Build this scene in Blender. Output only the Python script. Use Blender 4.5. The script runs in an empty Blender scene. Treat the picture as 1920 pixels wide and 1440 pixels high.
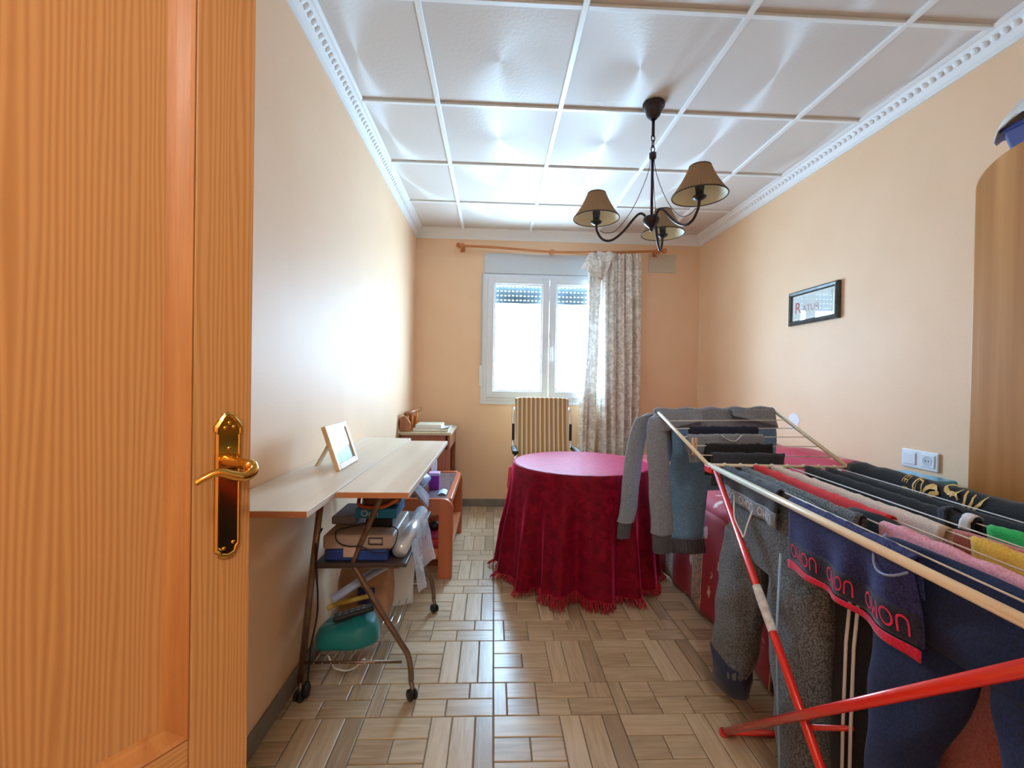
import bpy, bmesh, math, random
from mathutils import Vector, Matrix, noise
random.seed(7)
sc = bpy.context.scene
# ------------------------------------------------------------------ camera, world, light, exposure
cam_d = bpy.data.cameras.new('camera'); cam = bpy.data.objects.new('camera', cam_d)
sc.collection.objects.link(cam); sc.camera = cam
YAW, PITCH, ROLL, HC = 0.0415, -0.0082, 0.0171, 1.1508
def cam_axes():
    fw = Vector((math.sin(YAW)*math.cos(PITCH), math.cos(YAW)*math.cos(PITCH), math.sin(PITCH)))
    ri = Vector((math.cos(YAW), -math.sin(YAW), 0)); up = ri.cross(fw)
    return (math.cos(ROLL)*ri+math.sin(ROLL)*up, -math.sin(ROLL)*ri+math.cos(ROLL)*up, fw)
_r, _u, _f = cam_axes()
cam.matrix_world = Matrix(((_r.x, _u.x, -_f.x, 0), (_r.y, _u.y, -_f.y, 0), (_r.z, _u.z, -_f.z, HC), (0, 0, 0, 1)))
cam_d.sensor_width = 36; cam_d.lens = 827.4/1920*36; cam_d.clip_start = 0.01
sc.view_settings.view_transform = 'Standard'; sc.view_settings.look = 'None'
sc.view_settings.exposure = 0.5; sc.view_settings.gamma = 1.0; sc.view_settings.use_curve_mapping = False
sc.cycles.use_denoising = True
sc.cycles.max_bounces = 10; sc.cycles.diffuse_bounces = 6; sc.cycles.transparent_max_bounces = 12
sc.cycles.sample_clamp_indirect = 6.0; sc.cycles.caustics_reflective = False; sc.cycles.caustics_refractive = False
wd = bpy.data.worlds.new('daylight'); sc.world = wd; wd.use_nodes = True
bg = wd.node_tree.nodes['Background']; bg.inputs[0].default_value = (0.44, 0.72, 1.0, 1); bg.inputs[1].default_value = 43.0
HALL_FILL = 58.0  # glow strength of the fill globe added in the hallway

XL, XR, YB, ZC = -0.7217, 1.8907, 4.0223, 2.5025
# ------------------------------------------------------------------ helpers
COL = sc.collection
def lin(c): return tuple(((v/255)/12.92 if v/255 <= .04045 else (((v/255)+.055)/1.055)**2.4) for v in c)
def rgba(c): return (*lin(c), 1)
MATS = {}
def new_mat(name):
    m = bpy.data.materials.new(name); m.use_nodes = True; MATS[name] = m
    nt = m.node_tree; return m, nt, nt.nodes['Principled BSDF'], nt.nodes, nt.links
def N(nodes, typ, **kw):
    n = nodes.new(typ)
    for k, v in kw.items():
        if k.startswith('i_'):
            key = k[2:]; key = int(key) if key.isdigit() else key.replace('_', ' ')
            n.inputs[key].default_value = v
        else: setattr(n, k, v)
    return n
def ramp(nodes, stops, interp='LINEAR'):
    n = nodes.new('ShaderNodeValToRGB'); cr = n.color_ramp; cr.interpolation = interp
    cr.elements[0].position = stops[0][0]; cr.elements[0].color = rgba(stops[0][1])
    cr.elements[1].position = stops[1][0]; cr.elements[1].color = rgba(stops[1][1])
    for p, c in stops[2:]:
        e = cr.elements.new(p); e.color = rgba(c)
    return n
def mat(name, c1, c2=None, scale=8, rough=.6, metal=0, stretch=(1, 1, 1), bump=0, bscale=None, sheen=0, spec=.5, detail=4, coat=0, trans=0, lo=.35, hi=.65):
    """plain or two-tone noise material in object coordinates"""
    m, nt, b, nd, lk = new_mat(name)
    b.inputs['Roughness'].default_value = rough; b.inputs['Metallic'].default_value = metal
    b.inputs['Specular IOR Level'].default_value = spec
    if sheen: b.inputs['Sheen Weight'].default_value = sheen; b.inputs['Sheen Roughness'].default_value = .4
    if coat: b.inputs['Coat Weight'].default_value = coat; b.inputs['Coat Roughness'].default_value = .15
    b.inputs['Base Color'].default_value = rgba(c1)
    if c2 or bump:
        tc = N(nd, 'ShaderNodeTexCoord'); mp = N(nd, 'ShaderNodeMapping'); mp.inputs['Scale'].default_value = stretch
        lk.new(tc.outputs['Object'], mp.inputs[0])
    if c2:
        nz = N(nd, 'ShaderNodeTexNoise', i_Scale=scale, i_Detail=detail); lk.new(mp.outputs[0], nz.inputs[0])
        rp = ramp(nd, [(lo, c1), (hi, c2)]); lk.new(nz.outputs[0], rp.inputs[0]); lk.new(rp.outputs[0], b.inputs['Base Color'])
    if bump:
        nb = N(nd, 'ShaderNodeTexNoise', i_Scale=bscale or scale*4, i_Detail=3); lk.new(mp.outputs[0], nb.inputs[0])
        bp = N(nd, 'ShaderNodeBump', i_Strength=bump, i_Distance=.01); lk.new(nb.outputs[0], bp.inputs['Height']); lk.new(bp.outputs[0], b.inputs['Normal'])
    if trans: b.inputs['Transmission Weight'].default_value = trans
    return m
def wood(name, c1, c2, axis=2, freq=14, rough=.4, coat=.2, dist=3.0, fine=1.0, rot=0.0):
    """grain running along an axis: distorted bands + fine fibre"""
    m, nt, b, nd, lk = new_mat(name)
    b.inputs['Roughness'].default_value = rough
    if coat: b.inputs['Coat Weight'].default_value = coat; b.inputs['Coat Roughness'].default_value = .25
    tc = N(nd, 'ShaderNodeTexCoord'); mp = N(nd, 'ShaderNodeMapping')
    s = [freq]*3; s[axis] = freq*.05; mp.inputs['Scale'].default_value = s; mp.inputs['Rotation'].default_value = (0, 0, rot)
    lk.new(tc.outputs['Object'], mp.inputs[0])
    n1 = N(nd, 'ShaderNodeTexNoise', i_Scale=1.0, i_Detail=2, i_Distortion=.6); lk.new(mp.outputs[0], n1.inputs[0])
    mu = N(nd, 'ShaderNodeMath', operation='MULTIPLY', i_1=dist*6.0); lk.new(n1.outputs[0], mu.inputs[0])
    sn = N(nd, 'ShaderNodeMath', operation='SINE'); lk.new(mu.outputs[0], sn.inputs[0])
    mr = N(nd, 'ShaderNodeMapRange', i_1=-1.0, i_2=1.0); lk.new(sn.outputs[0], mr.inputs[0])
    mp2 = N(nd, 'ShaderNodeMapping'); s2 = [freq*9]*3; s2[axis] = freq*.25; mp2.inputs['Scale'].default_value = s2; lk.new(tc.outputs['Object'], mp2.inputs[0])
    n2 = N(nd, 'ShaderNodeTexNoise', i_Scale=1.0, i_Detail=3); lk.new(mp2.outputs[0], n2.inputs[0])
    mx = N(nd, 'ShaderNodeMix', i_0=.45*fine); lk.new(mr.outputs[0], mx.inputs[2]); lk.new(n2.outputs[0], mx.inputs[3])
    rp = ramp(nd, [(.1, c1), (.85, c2)]); lk.new(mx.outputs[0], rp.inputs[0]); lk.new(rp.outputs[0], b.inputs['Base Color'])
    bp = N(nd, 'ShaderNodeBump', i_Strength=.08, i_Distance=.004); lk.new(n2.outputs[0], bp.inputs['Height']); lk.new(bp.outputs[0], b.inputs['Normal'])
    return m

class MB:
    def __init__(s): s.v = []; s.f = []; s.at = []
    def add(s, vs, fs):
        o = len(s.v); s.v += [tuple(v) for v in vs]; s.f += [tuple(i+o for i in f) for f in fs]; return s
    def box(s, lo, hi, M=None):
        vs = [Vector((x, y, z)) for z in (lo[2], hi[2]) for y in (lo[1], hi[1]) for x in (lo[0], hi[0])]
        if M: vs = [M@v for v in vs]
        return s.add(vs, [(0, 2, 3, 1), (4, 5, 7, 6), (0, 1, 5, 4), (2, 6, 7, 3), (0, 4, 6, 2), (1, 3, 7, 5)])
    def obox(s, c, size, rz=0, rx=0, ry=0):
        M = Matrix.Translation(c)@Matrix.Rotation(rz, 4, 'Z')@Matrix.Rotation(ry, 4, 'Y')@Matrix.Rotation(rx, 4, 'X')
        h = [a/2 for a in size]; return s.box([-a for a in h], h, M)
    def tube(s, path, r, n=8, cap=True, flat=None):
        P = [Vector(p) for p in path]; rs = r if isinstance(r, (list, tuple)) else [r]*len(P)
        T = [(P[min(i+1, len(P)-1)]-P[max(i-1, 0)]).normalized() for i in range(len(P))]
        up = Vector((0, 0, 1)) if abs(T[0].z) < .9 else Vector((1, 0, 0))
        a = T[0].cross(up).normalized(); vs = []; fs = []
        for i, p in enumerate(P):
            a = (a-T[i]*a.dot(T[i])).normalized(); b = T[i].cross(a)
            for k in range(n):
                t = 2*math.pi*k/n; vs.append(p+(a*math.cos(t)+b*math.sin(t)*(flat or 1))*rs[i])
        for i in range(len(P)-1):
            for k in range(n):
                fs.append((i*n+k, i*n+(k+1) % n, (i+1)*n+(k+1) % n, (i+1)*n+k))
        if cap: fs += [tuple(range(n-1, -1, -1)), tuple(range((len(P)-1)*n, len(P)*n))]
        return s.add(vs, fs)
    def lathe(s, prof, c=(0, 0, 0), n=24, M=None):
        vs = []; fs = []; m = len(prof)
        for k in range(n):
            t = 2*math.pi*k/n
            for r, z in prof:
                v = Vector((r*math.cos(t), r*math.sin(t), z)); v = (M@v) if M else v+Vector(c); vs.append(v)
        for k in range(n):
            for j in range(m-1):
                a = k*m+j; b = ((k+1) % n)*m+j; fs.append((a, b, b+1, a+1))
        return s.add(vs, fs)
    def grid(s, fn, nu, nv, closed_u=False):
        vs = [fn(i/(nu), j/(nv)) for i in range(nu+(0 if closed_u else 1)) for j in range(nv+1)]; fs = []
        R = nu if closed_u else nu+1
        for i in range(nu):
            for j in range(nv):
                a = i*(nv+1)+j; b = ((i+1) % R)*(nv+1)+j; fs.append((a, b, b+1, a+1))
        return s.add(vs, fs)
    def loft(s, loops, cap=True):
        n = len(loops[0]); vs = [v for l in loops for v in l]; fs = []
        for i in range(len(loops)-1):
            for k in range(n): fs.append((i*n+k, i*n+(k+1) % n, (i+1)*n+(k+1) % n, (i+1)*n+k))
        if cap: fs += [tuple(range(n-1, -1, -1)), tuple(range((len(loops)-1)*n, len(loops)*n))]
        return s.add(vs, fs)
    def prism(s, poly, M, h):
        n = len(poly); vs = [M@Vector((x, y, 0)) for x, y in poly]+[M@Vector((x, y, h)) for x, y in poly]
        fs = [tuple(range(n-1, -1, -1)), tuple(range(n, 2*n))]+[(k, (k+1) % n, n+(k+1) % n, n+k) for k in range(n)]
        return s.add(vs, fs)
    def mesh(s, name):
        me = bpy.data.meshes.new(name); me.from_pydata(s.v, [], s.f); me.update()
        bm = bmesh.new(); bm.from_mesh(me); bmesh.ops.recalc_face_normals(bm, faces=bm.faces); bm.to_mesh(me); bm.free()
        return me
def ob(name, mb, m, parent=None, smooth=False, bevel=0, sub=0, solid=0, label=None, cat=None, group=None, kind=None, seg=2, weld=False):
    me = mb.mesh(name) if isinstance(mb, MB) else mb
    for mm in (m if isinstance(m, (list, tuple)) else [m]): me.materials.append(mm)
    o = bpy.data.objects.new(name, me); COL.objects.link(o)
    if smooth:
        for p in me.polygons: p.use_smooth = True
    if parent:
        o.parent = parent; o.matrix_parent_inverse = parent.matrix_world.inverted()
    if solid:
        d = o.modifiers.new('thick', 'SOLIDIFY'); d.thickness = solid; d.offset = 0
    if bevel:
        d = o.modifiers.new('bevel', 'BEVEL'); d.width = bevel; d.segments = seg; d.limit_method = 'ANGLE'; d.harden_normals = False
    if sub:
        d = o.modifiers.new('sub', 'SUBSURF'); d.levels = sub; d.render_levels = sub
    return tag(o, label, cat, group, kind)
def tag(o, label=None, cat=None, group=None, kind=None):
    if label: o['label'] = label
    if cat: o['category'] = cat
    if group: o['group'] = group
    if kind: o['kind'] = kind
    return o
def thing(name, label, cat, loc=(0, 0, 0), rz=0, group=None, kind=None):
    o = bpy.data.objects.new(name, None); COL.objects.link(o); o.empty_display_size = .05
    o.matrix_world = Matrix.Translation(loc)@Matrix.Rotation(rz, 4, 'Z')
    o.location = loc; o.rotation_euler = (0, 0, rz)
    return tag(o, label, cat, group, kind)
def kid(o, parent):
    o.parent = parent; o.matrix_parent_inverse = parent.matrix_world.inverted(); return o
def B(lo, hi): return MB().box(lo, hi)
def V(*a): return Vector(a)
def crom(pts, k=6):
    P = [Vector(p) for p in pts]; out = []
    for i in range(len(P)-1):
        a, b, c, d = P[max(i-1, 0)], P[i], P[i+1], P[min(i+2, len(P)-1)]
        for j in range(k):
            t = j/k; out.append(.5*((2*b)+(c-a)*t+(2*a-5*b+4*c-d)*t*t+(3*b-a-3*c+d)*t**3))
    return out+[P[-1]]
def nz(p, s=1.0, seed=0): return noise.noise(Vector((p[0]*s+seed*7.13, p[1]*s+seed*3.7, (p[2] if len(p) > 2 else 0)*s-seed*5.1)))
def text_mesh(txt, size, depth=0.0, align='CENTER'):
    cu = bpy.data.curves.new('t', 'FONT'); cu.body = txt; cu.size = size; cu.extrude = depth
    cu.align_x = align; cu.align_y = 'CENTER'; cu.resolution_u = 3
    o = bpy.data.objects.new('t', cu); COL.objects.link(o)
    bpy.context.view_layer.update(); me = bpy.data.meshes.new_from_object(o.evaluated_get(bpy.context.evaluated_depsgraph_get()))
    bpy.data.objects.remove(o); bpy.data.curves.remove(cu)
    return me
def map_text(me, fn):
    """place text vertices through fn(x,y)->point, after splitting large faces"""
    bm = bmesh.new(); bm.from_mesh(me); bmesh.ops.triangulate(bm, faces=bm.faces)
    bmesh.ops.subdivide_edges(bm, edges=[e for e in bm.edges if e.calc_length() > .008], cuts=2, use_grid_fill=False)
    bmesh.ops.triangulate(bm, faces=bm.faces)
    for v in bm.verts: v.co = fn(v.co.x, v.co.y)
    bm.to_mesh(me); bm.free(); return me

# ------------------------------------------------------------------ materials
M_wall = mat('peach_paint', (243, 208, 172), (240, 203, 166), scale=3, rough=.55, bump=.04, bscale=90, spec=.35)
M_white = mat('white_plaster', (236, 238, 238), rough=.55)
M_bar = mat('white_metal_bar', (240, 244, 244), rough=.35)
M_base = mat('grey_skirting', (120, 116, 110), (135, 130, 122), scale=12, rough=.45)
M_grout = mat('grout', (128, 115, 98), rough=.8)
M_pvc = mat('white_pvc', (228, 234, 240), rough=.3)
M_brass = mat('polished_brass', (222, 172, 84), rough=.12, metal=1)
M_chrome = mat('chrome', (215, 218, 222), rough=.12, metal=1)
M_dark = mat('dark_bronze', (52, 42, 46), (66, 54, 58), scale=20, rough=.35, metal=.6)
M_black = mat('black_plastic', (26, 27, 30), rough=.45)
M_red_metal = mat('red_lacquer', (222, 42, 32), rough=.25, coat=.5)
M_cream_metal = mat('cream_lacquer', (238, 228, 204), rough=.3, coat=.3)
M_line = mat('white_wire', (240, 240, 236), rough=.4)
def pine(name, c1, c2, rz, vertical=True):
    m, nt, b, nd, lk = new_mat(name); b.inputs['Roughness'].default_value = .36; b.inputs['Coat Weight'].default_value = .25; b.inputs['Coat Roughness'].default_value = .25
    tc = N(nd, 'ShaderNodeTexCoord'); r_ = N(nd, 'ShaderNodeMapping'); r_.inputs['Rotation'].default_value = (0, 0, rz); lk.new(tc.outputs['Object'], r_.inputs[0])
    mp = N(nd, 'ShaderNodeMapping'); mp.inputs['Scale'].default_value = (1, 1, .05) if vertical else (.05, .05, 1); lk.new(r_.outputs[0], mp.inputs[0])
    wv = N(nd, 'ShaderNodeTexWave', wave_type='BANDS', bands_direction='X' if vertical else 'Z'); wv.inputs['Scale'].default_value = 46.0; wv.inputs['Distortion'].default_value = 30.0; wv.inputs['Detail'].default_value = 2.5; wv.inputs['Detail Scale'].default_value = .32
    lk.new(mp.outputs[0], wv.inputs[0])
    n1 = N(nd, 'ShaderNodeTexNoise', i_Scale=5.0, i_Detail=2); lk.new(mp.outputs[0], n1.inputs[0])
    mx = N(nd, 'ShaderNodeMix', i_0=.5); lk.new(wv.outputs['Fac'], mx.inputs[2]); lk.new(n1.outputs[0], mx.inputs[3])
    rp = ramp(nd, [(.15, c1), (.75, c2)]); lk.new(mx.outputs[0], rp.inputs[0]); lk.new(rp.outputs[0], b.inputs['Base Color'])
    return m
M_pine = pine('varnished_pine', (176, 122, 66), (200, 150, 94), -math.radians(58))
M_pine_dark = wood('varnished_pine_moulding', (166, 104, 48), (192, 134, 72), 2, 40, .5, .1, 1.0)
M_board = wood('pale_bare_board', (216, 200, 178), (232, 220, 202), 1, 10, .5, .25, 1.2)
M_board_edge = wood('board_edge', (168, 104, 66), (190, 124, 82), 0, 14, .5, 0)
M_beech = wood('orange_beech', (176, 92, 54), (196, 112, 70), 2, 12, .35, .3, 1.0)
M_walnut = wood('golden_veneer', (176, 116, 54), (232, 180, 112), 2, 6.5, .35, .3, 1.2, .75)
M_desk = wood('reddish_desk_wood', (146, 84, 60), (166, 100, 74), 2, 9, .4, .2, 1.0)
M_rod = wood('rod_wood', (178, 104, 48), (196, 124, 64), 0, 12, .4, .2)
M_leg = mat('bronze_tube', (124, 100, 84), (140, 116, 98), scale=30, rough=.35, metal=.7)
M_glass = None
def glass(name='clear_glass', k1=.7, k0=.04):
    m, nt, b, nd, lk = new_mat(name); nd.remove(b)
    out = nd['Material Output']; t = N(nd, 'ShaderNodeBsdfTransparent'); g = N(nd, 'ShaderNodeBsdfGlossy', i_Roughness=.02)
    lw = N(nd, 'ShaderNodeLayerWeight', i_Blend=.5); pw = N(nd, 'ShaderNodeMath', operation='POWER', i_1=4.0); lk.new(lw.outputs['Facing'], pw.inputs[0])
    fr = N(nd, 'ShaderNodeMath', operation='MULTIPLY_ADD', i_1=k1, i_2=k0); lk.new(pw.outputs[0], fr.inputs[0]); mx = N(nd, 'ShaderNodeMixShader')
    lk.new(fr.outputs[0], mx.inputs[0]); lk.new(t.outputs[0], mx.inputs[1]); lk.new(g.outputs[0], mx.inputs[2]); lk.new(mx.outputs[0], out.inputs[0]); return m
M_glass = glass()
M_glass2 = glass('picture_glass', .22, .02)
def plastic_film(name, tint, a):
    m, nt, b, nd, lk = new_mat(name)
    b.inputs['Base Color'].default_value = rgba(tint); b.inputs['Roughness'].default_value = .15; b.inputs['Alpha'].default_value = a
    b.inputs['Coat Weight'].default_value = .5
    tc = N(nd, 'ShaderNodeTexCoord'); n = N(nd, 'ShaderNodeTexNoise', i_Scale=40); lk.new(tc.outputs['Object'], n.inputs[0])
    bp = N(nd, 'ShaderNodeBump', i_Strength=.6, i_Distance=.01); lk.new(n.outputs[0], bp.inputs['Height']); lk.new(bp.outputs[0], b.inputs['Normal'])
    return m
M_film = plastic_film('plastic_film', (225, 232, 240), .55)

def tile_mat():
    m, nt, b, nd, lk = new_mat('parquet_ceramic')
    b.inputs['Roughness'].default_value = .34; b.inputs['Coat Weight'].default_value = .25; b.inputs['Coat Roughness'].default_value = .22
    ge = N(nd, 'ShaderNodeNewGeometry')
    at = N(nd, 'ShaderNodeAttribute', attribute_name='tone'); di = N(nd, 'ShaderNodeAttribute', attribute_name='dirn')
    cols = []
    for sc_ in ((6, 60, 30), (60, 6, 30)):
        mp = N(nd, 'ShaderNodeMapping'); mp.inputs['Scale'].default_value = sc_; lk.new(ge.outputs['Position'], mp.inputs[0])
        ad = N(nd, 'ShaderNodeVectorMath', operation='ADD'); lk.new(mp.outputs[0], ad.inputs[0])
        cx = N(nd, 'ShaderNodeCombineXYZ'); ml = N(nd, 'ShaderNodeMath', operation='MULTIPLY', i_1=17.0); lk.new(at.outputs['Fac'], ml.inputs[0]); lk.new(ml.outputs[0], cx.inputs[2]); lk.new(cx.outputs[0], ad.inputs[1])
        n = N(nd, 'ShaderNodeTexNoise', i_Scale=1.0, i_Detail=4, i_Distortion=.5); lk.new(ad.outputs[0], n.inputs[0]); cols.append(n)
    mx = N(nd, 'ShaderNodeMix'); lk.new(di.outputs['Fac'], mx.inputs[0]); lk.new(cols[0].outputs[0], mx.inputs[2]); lk.new(cols[1].outputs[0], mx.inputs[3])
    ad = N(nd, 'ShaderNodeMath', operation='MULTIPLY_ADD', i_1=.9, i_2=-.45); lk.new(at.outputs['Fac'], ad.inputs[0])
    sm = N(nd, 'ShaderNodeMath', operation='ADD'); lk.new(mx.outputs[0], sm.inputs[0]); lk.new(ad.outputs[0], sm.inputs[1])
    rp = ramp(nd, [(.15, (158, 134, 106)), (.85, (208, 186, 154)), (.5, (186, 162, 130))]); lk.new(sm.outputs[0], rp.inputs[0]); lk.new(rp.outputs[0], b.inputs['Base Color'])
    bp = N(nd, 'ShaderNodeBump', i_Strength=.12, i_Distance=.003); lk.new(mx.outputs[0], bp.inputs['Height']); lk.new(bp.outputs[0], b.inputs['Normal'])
    return m
M_tile = tile_mat()
def panel_mat():
    """white ceiling panel, brushed in circles round its centre (anisotropic sheen)"""
    m, nt, b, nd, lk = new_mat('sunburst_panel')
    b.inputs['Base Color'].default_value = rgba((219, 213, 207)); b.inputs['Roughness'].default_value = .5
    b.inputs['Anisotropic'].default_value = 1.0; b.inputs['Specular IOR Level'].default_value = .6
    tc = N(nd, 'ShaderNodeTexCoord'); sp = N(nd, 'ShaderNodeSeparateXYZ'); lk.new(tc.outputs['Object'], sp.inputs[0])
    ng = N(nd, 'ShaderNodeMath', operation='MULTIPLY', i_1=-1.0); lk.new(sp.outputs[1], ng.inputs[0])
    cb = N(nd, 'ShaderNodeCombineXYZ'); lk.new(ng.outputs[0], cb.inputs[0]); lk.new(sp.outputs[0], cb.inputs[1])
    no = N(nd, 'ShaderNodeVectorMath', operation='NORMALIZE'); lk.new(cb.outputs[0], no.inputs[0]); lk.new(no.outputs[0], b.inputs['Tangent'])
    n = N(nd, 'ShaderNodeTexNoise', i_Scale=60, i_Detail=3); lk.new(tc.outputs['Object'], n.inputs[0])
    bp = N(nd, 'ShaderNodeBump', i_Strength=.18, i_Distance=.004); lk.new(n.outputs[0], bp.inputs['Height']); lk.new(bp.outputs[0], b.inputs['Normal'])
    return m
M_panel = panel_mat()

# ------------------------------------------------------------------ structure
def struct(name, mb, m, **kw): return ob(name, mb, m, kind='structure', **kw)
Y0 = 0.17; T = .12
DX0, DX1, DH = -.705, .555, 2.08                                      # double doorway behind the camera
struct('wall_left', B((XL-T, .05, 0), (XL, YB+.2, ZC+.1)), M_wall)
struct('wall_right', B((XR, .05, 0), (XR+T, YB+.2, ZC+.1)), M_wall)
WX0, WX1, WZ0, WZ1 = -.098, 1.09, .962, 2.30                           # window opening
mb = MB(); mb.box((XL, YB, 0), (WX0, YB+.2, ZC+.1)); mb.box((WX1, YB, 0), (XR, YB+.2, ZC+.1))
mb.box((WX0, YB, 0), (WX1, YB+.2, WZ0)); mb.box((WX0, YB, WZ1), (WX1, YB+.2, ZC+.1))
struct('wall_back', mb, M_wall)
mb = MB(); mb.box((DX1, .05, 0), (XR, Y0, ZC+.1)); mb.box((XL, .05, DH), (DX1, Y0, ZC+.1)); mb.box((XL, .05, 0), (DX0, Y0, DH))
struct('wall_front', mb, M_wall)
# hallway behind the camera
HX0, HX1, HY = -1.3, 2.1, -1.75
mb = MB(); mb.box((HX0-T, HY-T, 0), (HX0, .05, ZC+.1)); struct('wall_hallway_left', mb, M_wall)
mb = MB(); mb.box((HX1, HY-T, 0), (HX1+T, .05, ZC+.1)); struct('wall_hallway_right', mb, M_wall)
mb = MB(); mb.box((HX0, HY-T, 0), (HX1, HY, ZC+.1)); struct('wall_hallway_back', mb, M_wall)
mb = MB(); mb.box((HX0, .0, 0), (XL-T-.001, .05, ZC+.1)); mb.box((XR+T+.001, .0, 0), (HX1, .05, ZC+.1)); struct('wall_hallway_front', mb, M_wall)
struct('ceiling_hallway', B((HX0-T, HY-T, ZC+.1), (HX1+T, .05, ZC+.2)), M_white)
struct('floor_hallway', B((HX0-T, HY-T, -.1), (HX1+T, .05, -.001)), M_base)

# floor: slab + ceramic tiles moulded as parquet blocks
floor = struct('floor', B((XL-T, .05, -.1), (XR+T, YB+.2, -.006)), M_grout)
TS = .4358; FX, FY = .0178, 1.94
UB = [(0, .52, .38, .58, 0), (0, .27, .58, .79, 0), (.27, .52, .58, .79, 0), (0, .52, .79, 1, 0),
      (.52, .68, .38, 1, 1), (.68, .86, .38, 1, 1), (.86, 1, .38, 1, 1),
      (0, .11, 0, .38, 1), (.11, .36, 0, .19, 0), (.11, .36, .19, .38, 0),
      (.36, .62, 0, .19, 0), (.62, 1, 0, .19, 0), (.36, .80, .19, .38, 0), (.80, 1, .19, .38, 1)]
TONES = [.55, .35, .5, .62, .75, .6, .15, .45, .3, .55, .7, .4, .5, .35]
def tile_mesh(x0, y0, clip=None, tones=TONES):
    vs, fs, tn, dr = [], [], [], []
    g, ch = .0016, .0022
    for (a, b, c, d, k), t in zip(UB, tones):
        ax, bx, cy, dy = a*TS+g, b*TS-g, c*TS+g, d*TS-g
        if clip:
            ax, bx = max(ax, clip[0]), min(bx, clip[1]); cy, dy = max(cy, clip[2]), min(dy, clip[3])
        if bx-ax < .008 or dy-cy < .008: continue
        o = len(vs)
        vs += [(ax, cy, -.006), (bx, cy, -.006), (bx, dy, -.006), (ax, dy, -.006),
               (ax, cy, -.0015), (bx, cy, -.0015), (bx, dy, -.0015), (ax, dy, -.0015),
               (ax+ch, cy+ch, 0), (bx-ch, cy+ch, 0), (bx-ch, dy-ch, 0), (ax+ch, dy-ch, 0)]
        fq = [(8, 9, 10, 11)]+[(i, (i+1) % 4, 4+(i+1) % 4, 4+i) for i in range(4)]+[(4+i, 4+(i+1) % 4, 8+(i+1) % 4, 8+i) for i in range(4)]
        fs += [tuple(i+o for i in f) for f in fq]; tn += [t]*len(fq); dr += [float(k)]*len(fq)
    if not fs: return None
    me = bpy.data.meshes.new('floor_tile'); me.from_pydata(vs, [], fs); me.materials.append(M_tile)
    for nm, dat in (('tone', tn), ('dirn', dr)):
        a = me.attributes.new(nm, 'FLOAT', 'FACE'); a.data.foreach_set('value', dat)
    me.update(); return me
variants = []
for q in range(4):
    t = TONES[:]; random.shuffle(t) if q == 3 else None
    variants.append(tile_mesh(0, 0, None, [min(1, max(0, v+random.uniform(-.08, .08))) for v in t]))
i0, i1 = math.floor((XL-FX)/TS), math.ceil((XR-FX)/TS); j0, j1 = math.floor((Y0-FY)/TS), math.ceil((YB-FY)/TS)
for i in range(i0, i1):
    for j in range(j0, j1):
        x, y = FX+i*TS, FY+j*TS
        clip = (XL-x, XR-x, Y0-x*0-y, YB-y)
        full = clip[0] <= 0 and clip[1] >= TS and clip[2] <= 0 and clip[3] >= TS
        me = random.choice(variants[:3]) if full else tile_mesh(0, 0, clip)
        if not me: continue
        o = bpy.data.objects.new('floor_tile', me); COL.objects.link(o); o.location = (x, y, 0); kid(o, floor)

# baseboards
struct('baseboard_left', B((XL, Y0, 0), (XL+.012, YB, .068)), M_base, bevel=.003)
struct('baseboard_right', B((XR-.012, Y0, 0), (XR, YB-.0125, .068)), M_base, bevel=.003)
struct('baseboard_back', B((XL+.0125, YB-.012, 0), (XR, YB, .068)), M_base, bevel=.003)

# ceiling: slab, panels brushed in circles, hanging grid bars
ceil = struct('ceiling', B((XL-T, .05, ZC+.02), (XR+T, YB+.2, ZC+.1)), M_white)
GX, GY, S = .3062, 2.1832, .6
BW, BD = .012, .013
xs = [GX+S*k for k in range(-2, 4)]; ys = [GY+S*k for k in range(-4, 5)]
pan_full = None
for a in range(len(xs)-1):
    for b_ in range(len(ys)-1):
        lx, hx, ly, hy = max(xs[a], XL)+.001, min(xs[a+1], XR)-.001, max(ys[b_], Y0)+.001, min(ys[b_+1], YB)-.001
        if hx-lx < .02 or hy-ly < .02: continue
        cx, cy = xs[a]+S/2, ys[b_]+S/2
        me = B((lx-cx, ly-cy, 0), (hx-cx, hy-cy, .015)).mesh('ceiling_panel'); me.materials.append(M_panel)
        o = bpy.data.objects.new('ceiling_panel', me); COL.objects.link(o); o.location = (cx, cy, ZC); kid(o, ceil)
for x in xs:
    if XL+.05 < x < XR-.05: ob('grid_bar', B((x-BW, Y0, ZC-BD), (x+BW, YB-.02, ZC)), M_bar, ceil, bevel=.002)
for y in ys:
    if Y0+.05 < y < YB-.05:
        cuts = [XL+.03]+[x for x in xs if XL+.05 < x < XR-.05]+[XR-.03]
        for k in range(len(cuts)-1):
            ob('cross_bar', B((cuts[k]+(BW if k else 0), y-.010, ZC-BD+.002), (cuts[k+1]-(BW if k < len(cuts)-2 else 0), y+.010, ZC)), M_bar, ceil, bevel=.002)
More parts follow.
